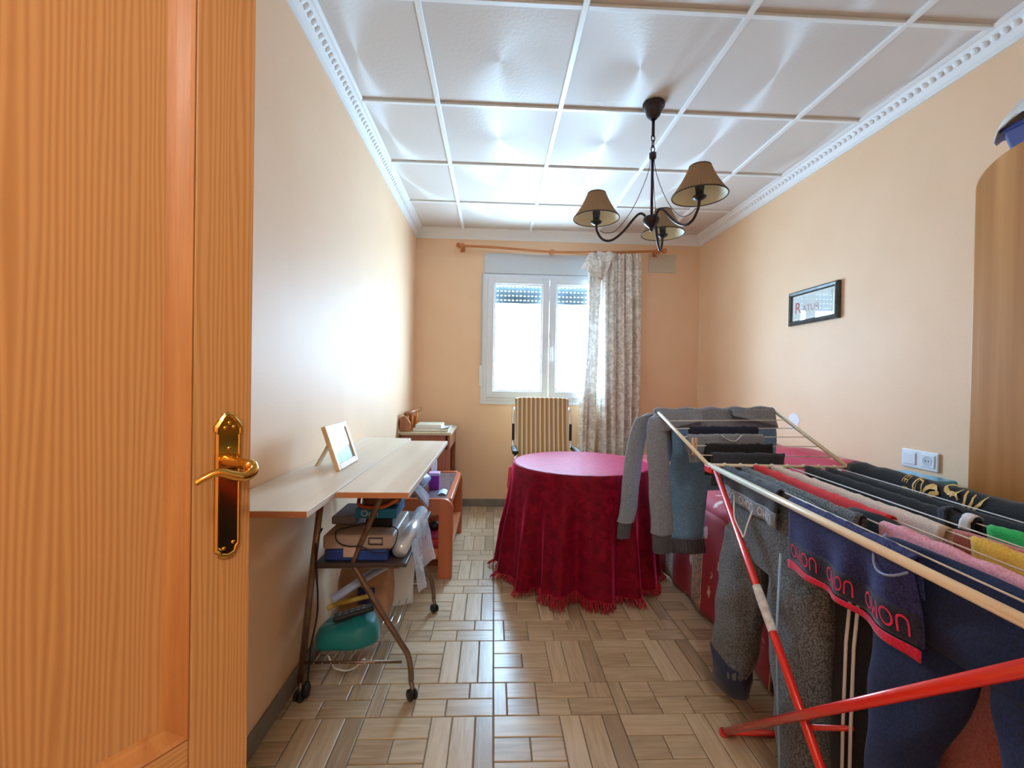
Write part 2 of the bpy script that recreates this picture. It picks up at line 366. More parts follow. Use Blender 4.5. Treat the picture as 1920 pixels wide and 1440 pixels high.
# cornice with a moulded bead row
IN, DR = .068, .052
prof = [(0, -DR-.03), (.006, -DR-.03), (.010, -DR-.012), (.018, -DR), (.022, -DR+.006), (.044, -.022), (.050, -.014), (.058, -.012), (IN, -.006), (IN, 0.012), (0, .012)]
def cornice(n, p0, p1, inward, beads):
    d = (p1-p0); L = d.length; d.normalize(); loops = []
    for p in (p0, p1): loops.append([p+inward*a+V(0, 0, z) for a, z in prof])
    o = struct('trim_%d' % n, MB().loft(loops), M_white)
    mb = MB(); k = 0; s_ = .0
    M0 = None
    while beads and s_ < L-.02:
        c = p0+d*(s_+.016)+inward*.033+V(0, 0, -.034)
        nrm = (inward*.74+V(0, 0, -.68)).normalized(); side = d; tng = nrm.cross(side)
        ring = [(.0130, -.001, .0), (.0115, .005, 0), (.0045, .0075, 0)]
        vs = []; nn = 8
        for (rr, h, _z) in ring:
            for q in range(nn):
                a = 2*math.pi*q/nn; vs.append(c+side*rr*math.cos(a)*1.05+tng*rr*math.sin(a)+nrm*h)
        fs = [(i*nn+q, i*nn+(q+1) % nn, (i+1)*nn+(q+1) % nn, (i+1)*nn+q) for i in range(2) for q in range(nn)]+[tuple(range(2*nn, 3*nn))]
        mb.add(vs, fs); s_ += .034
    if beads: ob('bead_row', mb, M_white, o, kind='stuff')
    return o
cz = ZC
cornice(1, V(XL, Y0, cz), V(XL, YB, cz), V(1, 0, 0), True)
cornice(2, V(XR, YB, cz), V(XR, Y0, cz), V(-1, 0, 0), True)
cornice(3, V(XL, YB, cz), V(XR, YB, cz), V(0, -1, 0), False)

# ------------------------------------------------------------------ window
win = thing('window_1', None, None, (WX0, YB, WZ0), kind='structure')
FZ1 = 2.115                                                            # top of frame, under the shutter box
fy0, fy1 = YB-.012, YB+.05
def frame(lo, hi, w, y0, y1):
    m = MB(); (a, c), (b, d) = lo, hi
    m.box((a, y0, c), (a+w, y1, d)); m.box((b-w, y0, c), (b, y1, d)); m.box((a+w, y0, c), (b-w, y1, c+w)); m.box((a+w, y0, d-w), (b-w, y1, d)); return m
ob('window_frame', frame((WX0, WZ0), (WX1, FZ1), .04, fy0, fy1), M_pvc, win, bevel=.004)
MXc = .495
for (a, b) in ((WX0+.03, MXc-.002), (MXc+.002, WX1-.03)):
    s_ = ob('sash', frame((a, WZ0+.03), (b, FZ1-.03), .062, fy0-.016, fy1-.02), M_pvc, win, bevel=.006)
    ob('glazing_bead', frame((a+.062, WZ0+.092), (b-.062, FZ1-.092), .012, fy0-.004, fy0+.012), M_pvc, s_, bevel=.003)
    ob('pane', B((a+.07, fy0+.012, WZ0+.1), (b-.07, fy0+.016, FZ1-.1)), M_glass, s_)
mb = MB(); mb.box((MXc+.008, fy0-.022, 1.38), (MXc+.034, fy0-.014, 1.50)); mb.tube([(MXc+.021, fy0-.02, 1.45), (MXc+.021, fy0-.055, 1.45), (MXc+.021, fy0-.058, 1.44), (MXc+.021, fy0-.06, 1.33)], .008, 8)
ob('window_handle', mb, M_pvc, win, smooth=False, bevel=.003)
ob('shutter_box', B((WX0-.004, YB-.02, FZ1+.002), (WX1+.004, YB+.16, WZ1)), mat('shutter_box_grey', (206, 214, 220), rough=.5), win, bevel=.004)
mb = MB(); mb.box((WX0-.022, YB-.008, WZ0-.03), (WX1+.022, YB-.001, WZ0)); mb.box((WX0-.022, YB-.008, WZ0), (WX0, YB-.001, FZ1)); mb.box((WX1, YB-.008, WZ0), (WX1+.022, YB-.001, FZ1))
ob('casing', mb, M_pvc, win, bevel=.002)
ob('shutter_strap', B((WX0-.026, YB-.011, 1.27), (WX0-.012, YB-.008, 2.12)), mat('strap_grey', (190, 192, 192), rough=.8), win)
ob('strap_box', B((WX0-.036, YB-.022, 1.10), (WX0-.006, YB-.001, 1.28)), M_pvc, win, bevel=.004)
M_slat = mat('grey_slat', (74, 84, 86), rough=.5)
sl_me = None
for k in range(4):                                                     # rolled-down shutter end, with its row of light slots
    z1 = FZ1-.080-k*.042; z0 = z1-.042; m = MB(); x = WX0+.02; y0, y1 = YB+.085, YB+.097
    m.box((WX0+.01, y0, z0), (WX1-.01, y1, z1-.017)); m.box((WX0+.01, y0, z1-.009), (WX1-.01, y1, z1))
    while x < WX1-.05:
        m.box((x, y0, z1-.017), (x+.022, y1, z1-.009)); x += .036
    ob('shutter_slat', m, M_slat, win)
ob('outer_sill', B((WX0-.05, YB+.06, WZ0-.04), (WX1+.05, YB+.28, WZ0-.001)), M_white, win, bevel=.004)
po = bpy.data.lights.new('window_portal', 'AREA'); po.shape = 'RECTANGLE'; po.size = WX1-WX0; po.size_y = FZ1-WZ0; po.cycles.is_portal = True
pl = bpy.data.objects.new('window_portal', po); COL.objects.link(pl); pl.location = ((WX0+WX1)/2, YB+.19, (WZ0+FZ1)/2); pl.rotation_euler = (math.radians(-90), 0, 0)

# ------------------------------------------------------------------ doorway: open left leaf with brass lever
mb = MB(); mb.box((DX0, .04, 0), (DX0+.022, Y0+.012, DH)); ob_jl = struct('trim_4', mb, M_pine, bevel=.003)
struct('trim_5', B((DX1-.022, .04, 0), (DX1, Y0+.012, DH)), M_pine, bevel=.003)
struct('trim_6', B((DX0+.0225, .04, DH-.022), (DX1-.0225, Y0+.012, DH)), M_pine, bevel=.003)
LW = .612; ang = math.radians(58); HZ = .006
door = thing('door_1', None, None, (-.694, .172, 0), ang, kind='structure')
DM = Matrix.Translation((-.694, .172, 0))@Matrix.Rotation(ang, 4, 'Z')
def dbox(lo, hi, mb=None): return (mb or MB()).box(lo, hi, DM)
ST, TH = .080, .036
for x0 in (0, LW-ST): ob('stile', dbox((x0, 0, HZ), (x0+ST, TH, 2.03)), M_pine, door, bevel=.002)
rails = [(HZ, .16), (.50, .648), (1.93, 2.03)]
for z0, z1 in rails: ob('rail', dbox((ST+.0003, 0, z0), (LW-ST-.0003, TH, z1)), pine('rail_pine', (176, 122, 66), (200, 150, 94), -ang, False) if z0 == .5 else M_pine, door, bevel=.002)
for z0, z1 in ((.16, .50), (.648, 1.93)):
    ob('panel', dbox((ST+.024, .013, z0+.024), (LW-ST-.024, TH-.013, z1-.024)), M_pine, door)
    a, b = ST, LW-ST; w = .030
    P = lambda x, y, z: DM@V(x, y, z)
    m = MB()
    prs = [(0, .000), (.003, -.0025), (.007, .001), (.020, .008), (.024, .011), (w, .0135)]
    def ring(t, y): return [P(a+t, y, z0+t), P(b-t, y, z0+t), P(b-t, y, z1-t), P(a+t, y, z1-t)]
    m.loft([ring(t, y) for t, y in prs], cap=False)
    ob('moulding', m, M_pine_dark, door)
# escutcheon plate
px0, pz0, pz1, pw = LW-.0345, .884, 1.098, .0175
outl = [(-pw, pz0+.014), (-pw*.72, pz0+.010), (-pw*.62, pz0+.003), (0, pz0), (pw*.62, pz0+.003), (pw*.72, pz0+.010), (pw, pz0+.014), (pw, pz1-.030), (pw*1.12, pz1-.027), (pw*1.1, pz1-.020), (pw*.7, pz1-.010), (pw*.35, pz1-.002), (0, pz1), (-pw*.35, pz1-.002), (-pw*.7, pz1-.010), (-pw*1.1, pz1-.020), (-pw*1.12, pz1-.027), (-pw, pz1-.030)]
def plate(scale, y):
    cz_ = (pz0+pz1)/2; return [DM@V(px0+x*scale, y, cz_+(z-cz_)*(1-(1-scale)*.22)) for x, z in outl]
hp = ob('handle_plate', MB().loft([plate(1, 0), plate(1, -.004), plate(.86, -.0065), plate(.80, -.0065), plate(.72, -.0052)]), M_brass, door)
for dx, z in ((-.006, pz0+.016), (.007, pz0+.022), (.0, 1.045), (-.006, 1.075), (.006, 1.076), (0, 1.082)):
    ob('screw', MB().lathe([(0, .0012), (.0024, .001), (.003, -.0005), (.003, -.002)], n=10, M=DM@Matrix.Translation((px0+dx, -.0055, z))@Matrix.Rotation(math.pi/2, 4, 'X')), M_brass, hp, smooth=True)
hz = 1.026
lv = MB(); lv.lathe([(.0115, .0), (.0115, .004), (.009, .008), (.0095, .014), (.0075, .020), (.0072, .047), (.009, .053), (.006, .058), (0, .0585)], n=16, M=DM@Matrix.Translation((px0, -.005, hz))@Matrix.Rotation(math.pi/2, 4, 'X'))
path = crom([DM@V(px0+x, y, hz+z) for x, y, z in ((.003, -.054, .001), (.002, -.061, -.008), (-.010, -.064, -.013), (-.026, -.062, -.009), (-.041, -.059, -.003), (-.056, -.056, -.008), (-.066, -.053, -.014))], 5)
lv.tube(path, [.0085-.0045*i/len(path) for i in range(len(path))], 10, flat=1.0)
ob('lever', lv, M_brass, door, smooth=True)
mb = MB()
for z in (.25, 1.0, 1.78): mb.tube([DM@V(-.003, -.004, z-.05), DM@V(-.003, -.004, z+.05)], .006, 8)
ob('hinge', mb, M_brass, door)
# made-up globe light, unseen behind the camera, added to brighten the near side
m_, nt, b_, nd, lk = new_mat('fill_glow'); b_.inputs['Emission Color'].default_value = (1, .96, .91, 1); b_.inputs['Emission Strength'].default_value = HALL_FILL
lamp = thing('added_fill_globe', 'added fill light globe, unseen in the hallway behind the doorway', 'lamp', (.15, -.95, ZC+.1))
ob('globe', MB().lathe([(0, -.26), (.08, -.245), (.14, -.19), (.155, -.13), (.13, -.07), (.07, -.03), (.06, -.02)], (.15, -.95, ZC+.1), 24), m_, lamp, smooth=True)
ob('mount', MB().lathe([(.06, -.03), (.075, -.02), (.075, 0), (0, 0)], (.15, -.95, ZC+.1), 20), M_white, lamp, smooth=True)
#@@PART2
# ------------------------------------------------------------------ curtain rod and curtain
rod = thing('curtain_rod', 'slightly bowed wooden curtain rod above the window', 'curtain rod', (.58, YB-.1, 2.33))
ry = YB-.085
rp_ = crom([(-.31, ry, 2.338), (0, ry, 2.33), (.50, ry, 2.305), (1.0, ry, 2.315), (1.50, ry, 2.343)], 8)
ob('pole', MB().tube(rp_, .011, 10), M_rod, rod, smooth=True)
for x, z, s_ in ((-.325, 2.34, -1), (1.515, 2.344, 1)):
    Mx = Matrix.Translation((x, ry, z))@Matrix.Rotation(math.pi/2*s_, 4, 'Y')
    ob('finial', MB().lathe([(0, .03), (.012, .027), (.022, .016), (.024, .006), (.02, -.004), (.013, -.010), (.016, -.014), (.011, -.02)], n=14, M=Mx), M_rod, rod, smooth=True)
for x, z in ((-.30, 2.338), (.503, 2.305), (1.46, 2.34)):
    m = MB(); m.box((x-.018, ry-.02, z-.024), (x+.018, ry+.014, z+.018)); m.box((x-.008, ry+.01, z-.02), (x+.008, YB-.006, z-.004)); m.box((x-.02, YB-.008, z-.035), (x+.02, YB-.0005, z+.02))
    ob('bracket', m, M_rod, rod, bevel=.004)
def lace():
    m, nt, b, nd, lk = new_mat('ivory_jacquard'); b.inputs['Roughness'].default_value = .7
    tc = N(nd, 'ShaderNodeTexCoord'); mp = N(nd, 'ShaderNodeMapping'); mp.inputs['Scale'].default_value = (1, .3, .8); lk.new(tc.outputs['Object'], mp.inputs[0])
    n1 = N(nd, 'ShaderNodeTexNoise', i_Scale=22, i_Detail=2, i_Distortion=1.6); lk.new(mp.outputs[0], n1.inputs[0])
    rp = ramp(nd, [(.44, (208, 198, 186)), (.56, (238, 232, 224))]); lk.new(n1.outputs[0], rp.inputs[0]); lk.new(rp.outputs[0], b.inputs['Base Color'])
    tr = N(nd, 'ShaderNodeBsdfTranslucent'); lk.new(rp.outputs[0], tr.inputs[0]); mx = N(nd, 'ShaderNodeMixShader', i_0=.03)
    lk.new(b.outputs[0], mx.inputs[1]); lk.new(tr.outputs[0], mx.inputs[2]); lk.new(mx.outputs[0], nd['Material Output'].inputs[0]); return m
M_lace = lace()
cur = thing('curtain', 'ivory jacquard curtain bunched at the right side of the window', 'curtain', (1.05, ry, .12))
def cur_fn(xt0, xt1, xb0, xb1, nf, amp, ph, zt=2.30, zb=.12, bulge=0, yo=0):
    def fn(u, v):
        z = zt+(zb-zt)*v; e = v**.6
        a = xt0+(xb0-xt0)*e-bulge*math.sin(min(1, v*1.6)*math.pi); b = xt1+(xb1-xt1)*e
        x = a+(b-a)*u
        am = amp*(.45+.55*min(1, v*2.5))
        y = ry-.01+yo+am*math.sin(nf*u*2*math.pi+ph+.7*math.sin(3*v+u*4))+.010*math.sin(2.3*nf*u*6.28+2*v)+.006*nz((u*8, v*5, ph), 1)
        x += .010*math.sin(nf*u*2*math.pi*1.0+ph+1.2+v*2)
        return V(x, min(y, YB-.03), z)
    return fn
ob('drape', MB().grid(cur_fn(.93, 1.29, .955, 1.32, 5.0, .034, .4), 110, 40), M_lace, cur, smooth=True)
ob('drape', MB().grid(cur_fn(.83, .94, .765, .90, 1.6, .026, 2.2, bulge=-.03), 40, 40), M_lace, cur, smooth=True)
def flap(u, v):   # the header folded over and hanging loose at the left
    a = V(.83+.13*u, ry-.03-.012*math.sin(u*7), 2.30); b = V(.735+.10*u+.10*u*u, ry-.06-.03*math.sin(u*3.1), 2.115+.045*math.sin(u*5)-.05*u)
    return a.lerp(b, v)+V(0, -.02*math.sin(v*3.1), 0)
ob('header_fold', MB().grid(flap, 20, 12), M_lace, cur, smooth=True)
def flap2(u, v):
    a = V(.90+.17*u, ry-.030, 2.31+.006*math.sin(u*12)); b = V(.91+.10*u, ry-.065-.02*math.sin(u*9), 2.02+.17*abs(u-.35)+.06*u)
    return a.lerp(b, v)+V(0, -.022*math.sin(v*3.1)*(.6+.4*math.sin(u*11)), 0)
ob('header_fold', MB().grid(flap2, 26, 14), M_lace, cur, smooth=True)
for x in (.845, .885, .93, 1.03, 1.13, 1.22, 1.265):
    Mr = Matrix.Translation((x, ry, 2.306+.014*max(0, x-.9)))@Matrix.Rotation(math.pi/2, 4, 'Y')
    ob('ring', MB().lathe([(.019+.003*math.cos(a), .003*math.sin(a)) for a in [k*math.pi/3 for k in range(7)]], n=16, M=Mr), M_rod, cur, smooth=True)

# ------------------------------------------------------------------ chandelier
HX_, HY_ = .752, 2.12
ch = thing('chandelier', 'three-arm dark bronze chandelier with pleated cloth shades', 'chandelier', (HX_, HY_, 1.85))
ob('ceiling_rose', MB().lathe([(.012, 2.425), (.018, 2.43), (.032, 2.445), (.040, 2.468), (.042, 2.482), (.052, 2.487), (.053, 2.500), (.0, 2.5015)], (HX_, HY_, 0), 28), M_dark, ch, smooth=True)
ob('stem', MB().tube([(HX_, HY_, 2.43), (HX_, HY_, 2.345)], .0075, 10), M_dark, ch, smooth=True)
def link(c, r1, r2, turn):
    pts = []
    for k in range(17):
        a = 2*math.pi*k/16; v = V(r1*math.cos(a), 0, r2*math.sin(a)); pts.append(V(*c)+Matrix.Rotation(turn, 3, 'Z')@v)
    return MB().tube(pts, .0026, 6, cap=False)
for k, (z, t) in enumerate(((2.337, 0.2), (2.309, 1.7), (2.283, .2))): ob('chain_link', link((HX_, HY_, z), .009, .018, t), M_dark, ch, smooth=True)
ob('collar', MB().lathe([(0, 2.272), (.006, 2.27), (.017, 2.264), (.017, 2.240), (.012, 2.234), (.007, 2.230)], (HX_, HY_, 0), 16), M_dark, ch, smooth=True)
ob('column', MB().tube([(HX_, HY_, 2.24), (HX_, HY_, 1.955)], .0068, 10), M_dark, ch, smooth=True)
ob('hub', MB().lathe([(0, 1.885), (.008, 1.888), (.008, 1.898), (.016, 1.906), (.034, 1.922), (.041, 1.942), (.036, 1.955), (.014, 1.962), (0, 1.963)], (HX_, HY_, 0), 24), M_dark, ch, smooth=True)
def shade_mat():
    m, nt, b, nd, lk = new_mat('pleated_taupe_cloth'); b.inputs['Roughness'].default_value = .8; b.inputs['Base Color'].default_value = rgba((190, 158, 122))
    tr = N(nd, 'ShaderNodeBsdfTranslucent'); tr.inputs[0].default_value = rgba((205, 178, 140)); mx = N(nd, 'ShaderNodeMixShader', i_0=.35)
    lk.new(b.outputs[0], mx.inputs[1]); lk.new(tr.outputs[0], mx.inputs[2]); lk.new(mx.outputs[0], nd['Material Output'].inputs[0]); return m
M_shade = shade_mat(); M_lining = mat('cream_lining', (236, 228, 196), rough=.7); M_rim = mat('dark_braid', (72, 58, 44), rough=.8)
for aa, sx, sy, sz in ((0, .493, 2.17, 1.985), (1, .857, 1.84, 1.972), (2, .888, 2.33, 1.975)):
    c = V(sx, sy, 0); d = (c-V(HX_, HY_, 0)); R_ = d.length; d.normalize(); arm_c = lambda t, z: V(HX_, HY_, 0)+d*t*R_+V(0, 0, z)
    arm = ob('arm', MB().tube(crom([arm_c(.09, 1.935), arm_c(.12, 1.962), arm_c(.20, 1.974), arm_c(.30, 1.955), arm_c(.52, 1.885), arm_c(.72, 1.848), arm_c(.88, 1.855), arm_c(.98, 1.895), arm_c(1, 1.935)], 6), .0062, 8), M_dark, ch, smooth=True)
    ob('wire', MB().tube(crom([arm_c(.03, 2.24), arm_c(.10, 2.15), arm_c(.34, 2.00), arm_c(.62, 1.90), arm_c(.82, 1.885), arm_c(.94, 1.90)], 6), .0016, 5), M_dark, ch, smooth=True)
    so = ob('socket', MB().lathe([(0, 1.925), (.012, 1.927), (.026, 1.936), (.028, 1.942), (.016, 1.946), (.017, 1.975), (.019, 1.978), (.018, 1.995), (.012, 2.0), (.011, 2.02), (0, 2.02)], (sx, sy, 0), 20), M_black, ch, smooth=True)
    npl = 56; r0, r1, z0, z1 = .112, .044, sz-.028, sz+.095
    def sh(off, rough):
        m = MB()
        def fn(u, v):
            a = 2*math.pi*u; pl_ = 1+(.024*math.cos(npl*a) if rough else 0); f = v
            r = (r0+(r1-r0)*f+.006*math.sin(f*math.pi)*-1+off)*pl_
            return V(sx+r*math.cos(a), sy+r*math.sin(a), z0+(z1-z0)*f)
        return m.grid(fn, npl*4 if rough else 48, 4, closed_u=True)
    s_ = ob('lamp_shade', sh(0, True), M_shade, ch, smooth=True)
    ob('lining', sh(-.004, False), M_lining, s_, smooth=True)
    for rr, zz in ((r0, z0), (r1, z1)):
        ob('rim', MB().lathe([(rr+.002*math.cos(a), zz+.003*math.sin(a)) for a in [k*math.pi/3 for k in range(7)]], (sx, sy, 0), 48), M_rim, s_, smooth=True)
    m = MB()
    for k in range(3):
        a = k*2.1+.4; m.tube([(sx+.018*math.cos(a), sy+.018*math.sin(a), 1.99), (sx+.024*math.cos(a), sy+.024*math.sin(a), z1-.02), (sx+r1*math.cos(a), sy+r1*math.sin(a), z1-.003)], .0012, 5)
    ob('shade_carrier', m, M_dark, s_)

# ------------------------------------------------------------------ wall items
pic = thing('wall_picture', 'dark framed picture with a red lettered print on the right wall', 'picture', (XR, 2.54, 1.524))
y0, y1, z0, z1 = 2.340, 2.742, 1.524, 1.732
m = MB(); w = .028
def prof_ring(t, x): return [V(x, y0+t, z0+t), V(x, y1-t, z0+t), V(x, y1-t, z1-t), V(x, y0+t, z1-t)]
ob('frame', m.loft([prof_ring(0, XR-.001), prof_ring(0, XR-.020), prof_ring(.008, XR-.026), prof_ring(.020, XR-.022), prof_ring(w, XR-.014)], cap=False), mat('grey_green_frame', (78, 90, 88), (62, 66, 66), scale=30, rough=.35), pic)
ob('mat_board', B((XR-.012, y0+w-.002, z0+w-.002), (XR-.010, y1-w+.002, z1-w+.002)), mat('cream_mat', (240, 244, 234), rough=.7), pic)
pr = ob('print', B((XR-.0135, y0+.05, z0+.042), (XR-.0125, y1-.042, z1-.038)), mat('print_grey', (218, 226, 222), rough=.6), pic)
m_red = mat('print_red', (190, 46, 58), rough=.6); m_pale = mat('print_pale_red', (196, 150, 150), rough=.6)
for txt, size, yy, zz, mm in (('R', .095, 2.665, 1.625, m_red), ('ATUR', .055, 2.555, 1.615, m_pale)):
    me = map_text(text_mesh(txt, size), lambda x, y, yy=yy, zz=zz: V(XR-.0142, yy-x, zz+y)); ob('lettering', me, mm, pr)
ob('pane', B((XR-.0165, y0+w-.003, z0+w-.003), (XR-.0152, y1-w+.003, z1-w+.003)), M_glass, pic)
so = thing('double_socket', 'white double wall plate with a switch and a round socket', 'socket', (XR, 1.87, .80))
wp = mat('white_plastic', (230, 238, 244), rough=.3)
ob('plate', B((XR-.010, 1.785, .79), (XR-.0003, 1.953, .872)), wp, so, bevel=.006, seg=3)
ob('switch_rocker', B((XR-.0145, 1.882, .805), (XR-.009, 1.942, .858)), wp, so, bevel=.004)
ob('socket_insert', B((XR-.0135, 1.798, .804), (XR-.009, 1.860, .860)), wp, so, bevel=.004)
Mz = Matrix.Translation((XR-.0135, 1.829, .832))@Matrix.Rotation(-math.pi/2, 4, 'Y')
ob('socket_well', MB().lathe([(.021, .0006), (.020, .0012), (.0185, .0003), (.0175, .0002), (0, .0002)], n=24, M=Mz), mat('socket_grey', (196, 204, 214), rough=.5), so, smooth=True)
for dy in (-.007, .007):
    Mh = Matrix.Translation((XR-.0138, 1.829+dy, .832))@Matrix.Rotation(-math.pi/2, 4, 'Y'); ob('pin_hole', MB().lathe([(.0028, 0), (.0028, .0006), (0, .0006)], n=10, M=Mh), M_black, so)
pp = [(.055*math.cos(a)*(1+.3*nz((math.cos(a), math.sin(a)), 1.6)), .050*math.sin(a)*(1+.3*nz((math.cos(a), math.sin(a)), 1.6, 2))) for a in [k*2*math.pi/22 for k in range(22)]]
Mp = Matrix.Translation((XR, 2.70, .928))@Matrix.Rotation(-math.pi/2, 4, 'Y')
ob('filler_patch', MB().prism(pp, Mp, .0015), mat('white_filler', (238, 238, 244), rough=.8), label='smear of white filler on the right wall above the sofa', cat='filler patch')
bp_ = thing('cover_plate', 'blank beige junction cover near the ceiling right of the curtain', 'cover plate', (1.54, YB, 2.18))
ob('plate', B((1.405, YB-.007, 2.165), (1.665, YB-.0003, 2.335)), mat('beige_cover', (206, 196, 176), rough=.5), bp_, bevel=.003)
for x in (1.42, 1.65): ob('screw', MB().lathe([(0, .002), (.004, .0015), (.005, 0)], n=10, M=Matrix.Translation((x, YB-.007, 2.25))@Matrix.Rotation(math.pi/2, 4, 'X')), M_chrome, bp_, smooth=True)

# ------------------------------------------------------------------ wardrobe with basket and bag on top
wx, wy0, wy1, wt = 1.445, .30, 1.282, 1.835
war = thing('wardrobe', 'golden veneered wardrobe with rounded top corners by the right wall', 'wardrobe', (1.66, .79, 0))
R_ = .14
def arch(y0, y1, zt, r, n=10):
    pts = [(y0, .0), (y1, .0)]
    rz_ = r*.62; pts += [(y1-r+r*math.cos(a), zt-rz_+rz_*math.sin(a)) for a in [k*math.pi/2/n for k in range(n+1)]]
    pts += [(y0+r-r*math.sin(a), zt-rz_+rz_*math.cos(a)) for a in [k*math.pi/2/n for k in range(n+1)]]
    return pts
Mw = Matrix(((0, 0, 1, wx), (1, 0, 0, 0), (0, 1, 0, 0), (0, 0, 0, 1)))
ob('front_panel', MB().prism(arch(wy0, wy1, wt, R_), Mw, .022), M_walnut, war, bevel=.004)
Mw2 = Matrix(((0, 0, 1, wx+.0225), (1, 0, 0, 0), (0, 1, 0, 0), (0, 0, 0, 1)))
ob('body', MB().prism(arch(wy0+.004, wy1-.004, wt-.012, R_), Mw2, XR-.02-(wx+.0225)), M_walnut, war)
ob('door_gap', B((wx-.0006, .789, .12), (wx+.002, .793, wt-.1)), M_black, war)
for y in (.75, .83): ob('knob', MB().lathe([(0, .024), (.010, .022), (.013, .014), (.006, .006), (.008, 0)], n=14, M=Matrix.Translation((wx, y, .95))@Matrix.Rotation(-math.pi/2, 4, 'Y')), M_brass, war, smooth=True)
bk = thing('storage_tub', 'blue plastic tub standing on top of the wardrobe', 'tub', (1.60, 1.125, wt-.012))
def rr(c, a, b, z, r=.03, n=5):
    out = []
    for sx, sy, st in ((1, 1, 0), (-1, 1, 1), (-1, -1, 2), (1, -1, 3)):
        for k in range(n+1):
            t = (st+k/n)*math.pi/2; out.append(V(c[0]+sx*(a-r)+r*math.cos(t), c[1]+sy*(b-r)+r*math.sin(t), z))
    return out
zb = wt-.0118
tc_ = (1.60, 1.125); ob('shell', MB().loft([rr(tc_, .105, .105, zb, .012), rr(tc_, .120, .120, zb+.075, .012), rr(tc_, .126, .126, zb+.076, .012), rr(tc_, .126, .126, zb+.088, .012), rr(tc_, .118, .118, zb+.088, .012), rr(tc_, .10, .10, zb+.01, .012)]), mat('blue_tub_plastic', (66, 82, 150), rough=.35), bk)
def bagf(u, v):
    a = 2*math.pi*u; r = .175*(1+.10*nz((math.cos(a)*1.5, math.sin(a)*1.5, v*2), 1.5, 3)+.10*math.cos(4*a-math.pi)); f = math.sin(v*math.pi*.5)
    z = zb+.225-.145*f*f+.02*nz((math.cos(a)*2, math.sin(a)*2, v*3), 2, 5)*v
    return V(1.60+r*f*math.cos(a), 1.125+r*f*math.sin(a), max(zb+.092 if r*f < .15 else zb+.05, z+.012*math.sin(5*a)*v*f))
ob('cloth_bundle', MB().grid(bagf, 44, 14, closed_u=True), mat('white_printed_cloth', (232, 232, 224), (206, 196, 196), scale=16, rough=.8, bump=.3, bscale=20), smooth=True, solid=.003, label='crumpled white cloth heaped over the blue tub on the wardrobe', cat='cloth')

# ------------------------------------------------------------------ sofa bed with red floral cover
def floral(name, base, bands):
    m, nt, b, nd, lk = new_mat(name); b.inputs['Roughness'].default_value = .75; b.inputs['Sheen Weight'].default_value = .15
    tc = N(nd, 'ShaderNodeTexCoord'); sp = N(nd, 'ShaderNodeSeparateXYZ'); lk.new(tc.outputs['Object'], sp.inputs[0])
    # scattered pale leaves: stretched voronoi cells
    mp = N(nd, 'ShaderNodeMapping'); mp.inputs['Scale'].default_value = (6, 11, 6); mp.inputs['Rotation'].default_value = (.5, .3, .6); lk.new(tc.outputs['Object'], mp.inputs[0])
    vo = N(nd, 'ShaderNodeTexVoronoi', i_Scale=1.15); lk.new(mp.outputs[0], vo.inputs[0])
    nzz = N(nd, 'ShaderNodeTexNoise', i_Scale=60, i_Detail=1); lk.new(tc.outputs['Object'], nzz.inputs[0])
    ad = N(nd, 'ShaderNodeMath', operation='MULTIPLY_ADD', i_1=.22, i_2=-.11); lk.new(nzz.outputs[0], ad.inputs[0])
    sm = N(nd, 'ShaderNodeMath', operation='ADD'); lk.new(vo.outputs['Distance'], sm.inputs[0]); lk.new(ad.outputs[0], sm.inputs[1])
    leaf = ramp(nd, [(.20, (232, 196, 190)), (.25, base)]); lk.new(sm.outputs[0], leaf.inputs[0])
    col = leaf.outputs[0]
    if bands:
        md = N(nd, 'ShaderNodeMath', operation='PINGPONG', i_1=.17); lk.new(sp.outputs[1], md.inputs[0])
        n2 = N(nd, 'ShaderNodeTexNoise', i_Scale=38, i_Detail=2, i_Distortion=1.5); lk.new(tc.outputs['Object'], n2.inputs[0])
        be = ramp(nd, [(.40, (88, 92, 88)), (.50, (196, 176, 138)), (.60, (188, 116, 92))]); lk.new(n2.outputs[0], be.inputs[0])
        for lo, hi, c in ((.112, .170, be.outputs[0]), (.108, .113, None)):
            g1 = N(nd, 'ShaderNodeMath', operation='GREATER_THAN', i_1=lo); lk.new(md.outputs[0], g1.inputs[0])
            g2 = N(nd, 'ShaderNodeMath', operation='LESS_THAN', i_1=hi); lk.new(md.outputs[0], g2.inputs[0])
            ml = N(nd, 'ShaderNodeMath', operation='MULTIPLY'); lk.new(g1.outputs[0], ml.inputs[0]); lk.new(g2.outputs[0], ml.inputs[1])
            mx = N(nd, 'ShaderNodeMix', data_type='RGBA'); lk.new(ml.outputs[0], mx.inputs[0]); lk.new(col, mx.inputs[6])
            if c: lk.new(c, mx.inputs[7])
            else: mx.inputs[7].default_value = rgba((222, 206, 176))
            col = mx.outputs[2]
    lk.new(col, b.inputs['Base Color']); return m
M_flor = floral('red_leaf_cloth', (186, 34, 62), False); M_band = floral('red_banded_floral', (170, 36, 54), True)
sofa = thing('sofa_bed', 'sofa bed under a crimson cover with pale leaf pattern by the right wall', 'sofa', (1.45, 2.65, 0))
sx0, sy0, sy1, sz = 1.066, 1.585, 3.62, .57
ob('base', B((sx0+.06, sy0+.04, .01), (XR-.03, sy1-.03, .30)), mat('dark_base', (48, 40, 44), rough=.8), sofa)
def seatf(u, v):
    return V(sx0+(1.72-sx0)*u, sy0+(sy1-sy0)*v, sz+.012*nz((u*3, v*6), 1, 1)-.05*(1-min(1, u/.08))**2-.03*(1-min(1, (1-v)/.05))**2)
ob('seat_cover', MB().grid(seatf, 24, 40), M_flor, sofa, smooth=True, solid=.008)
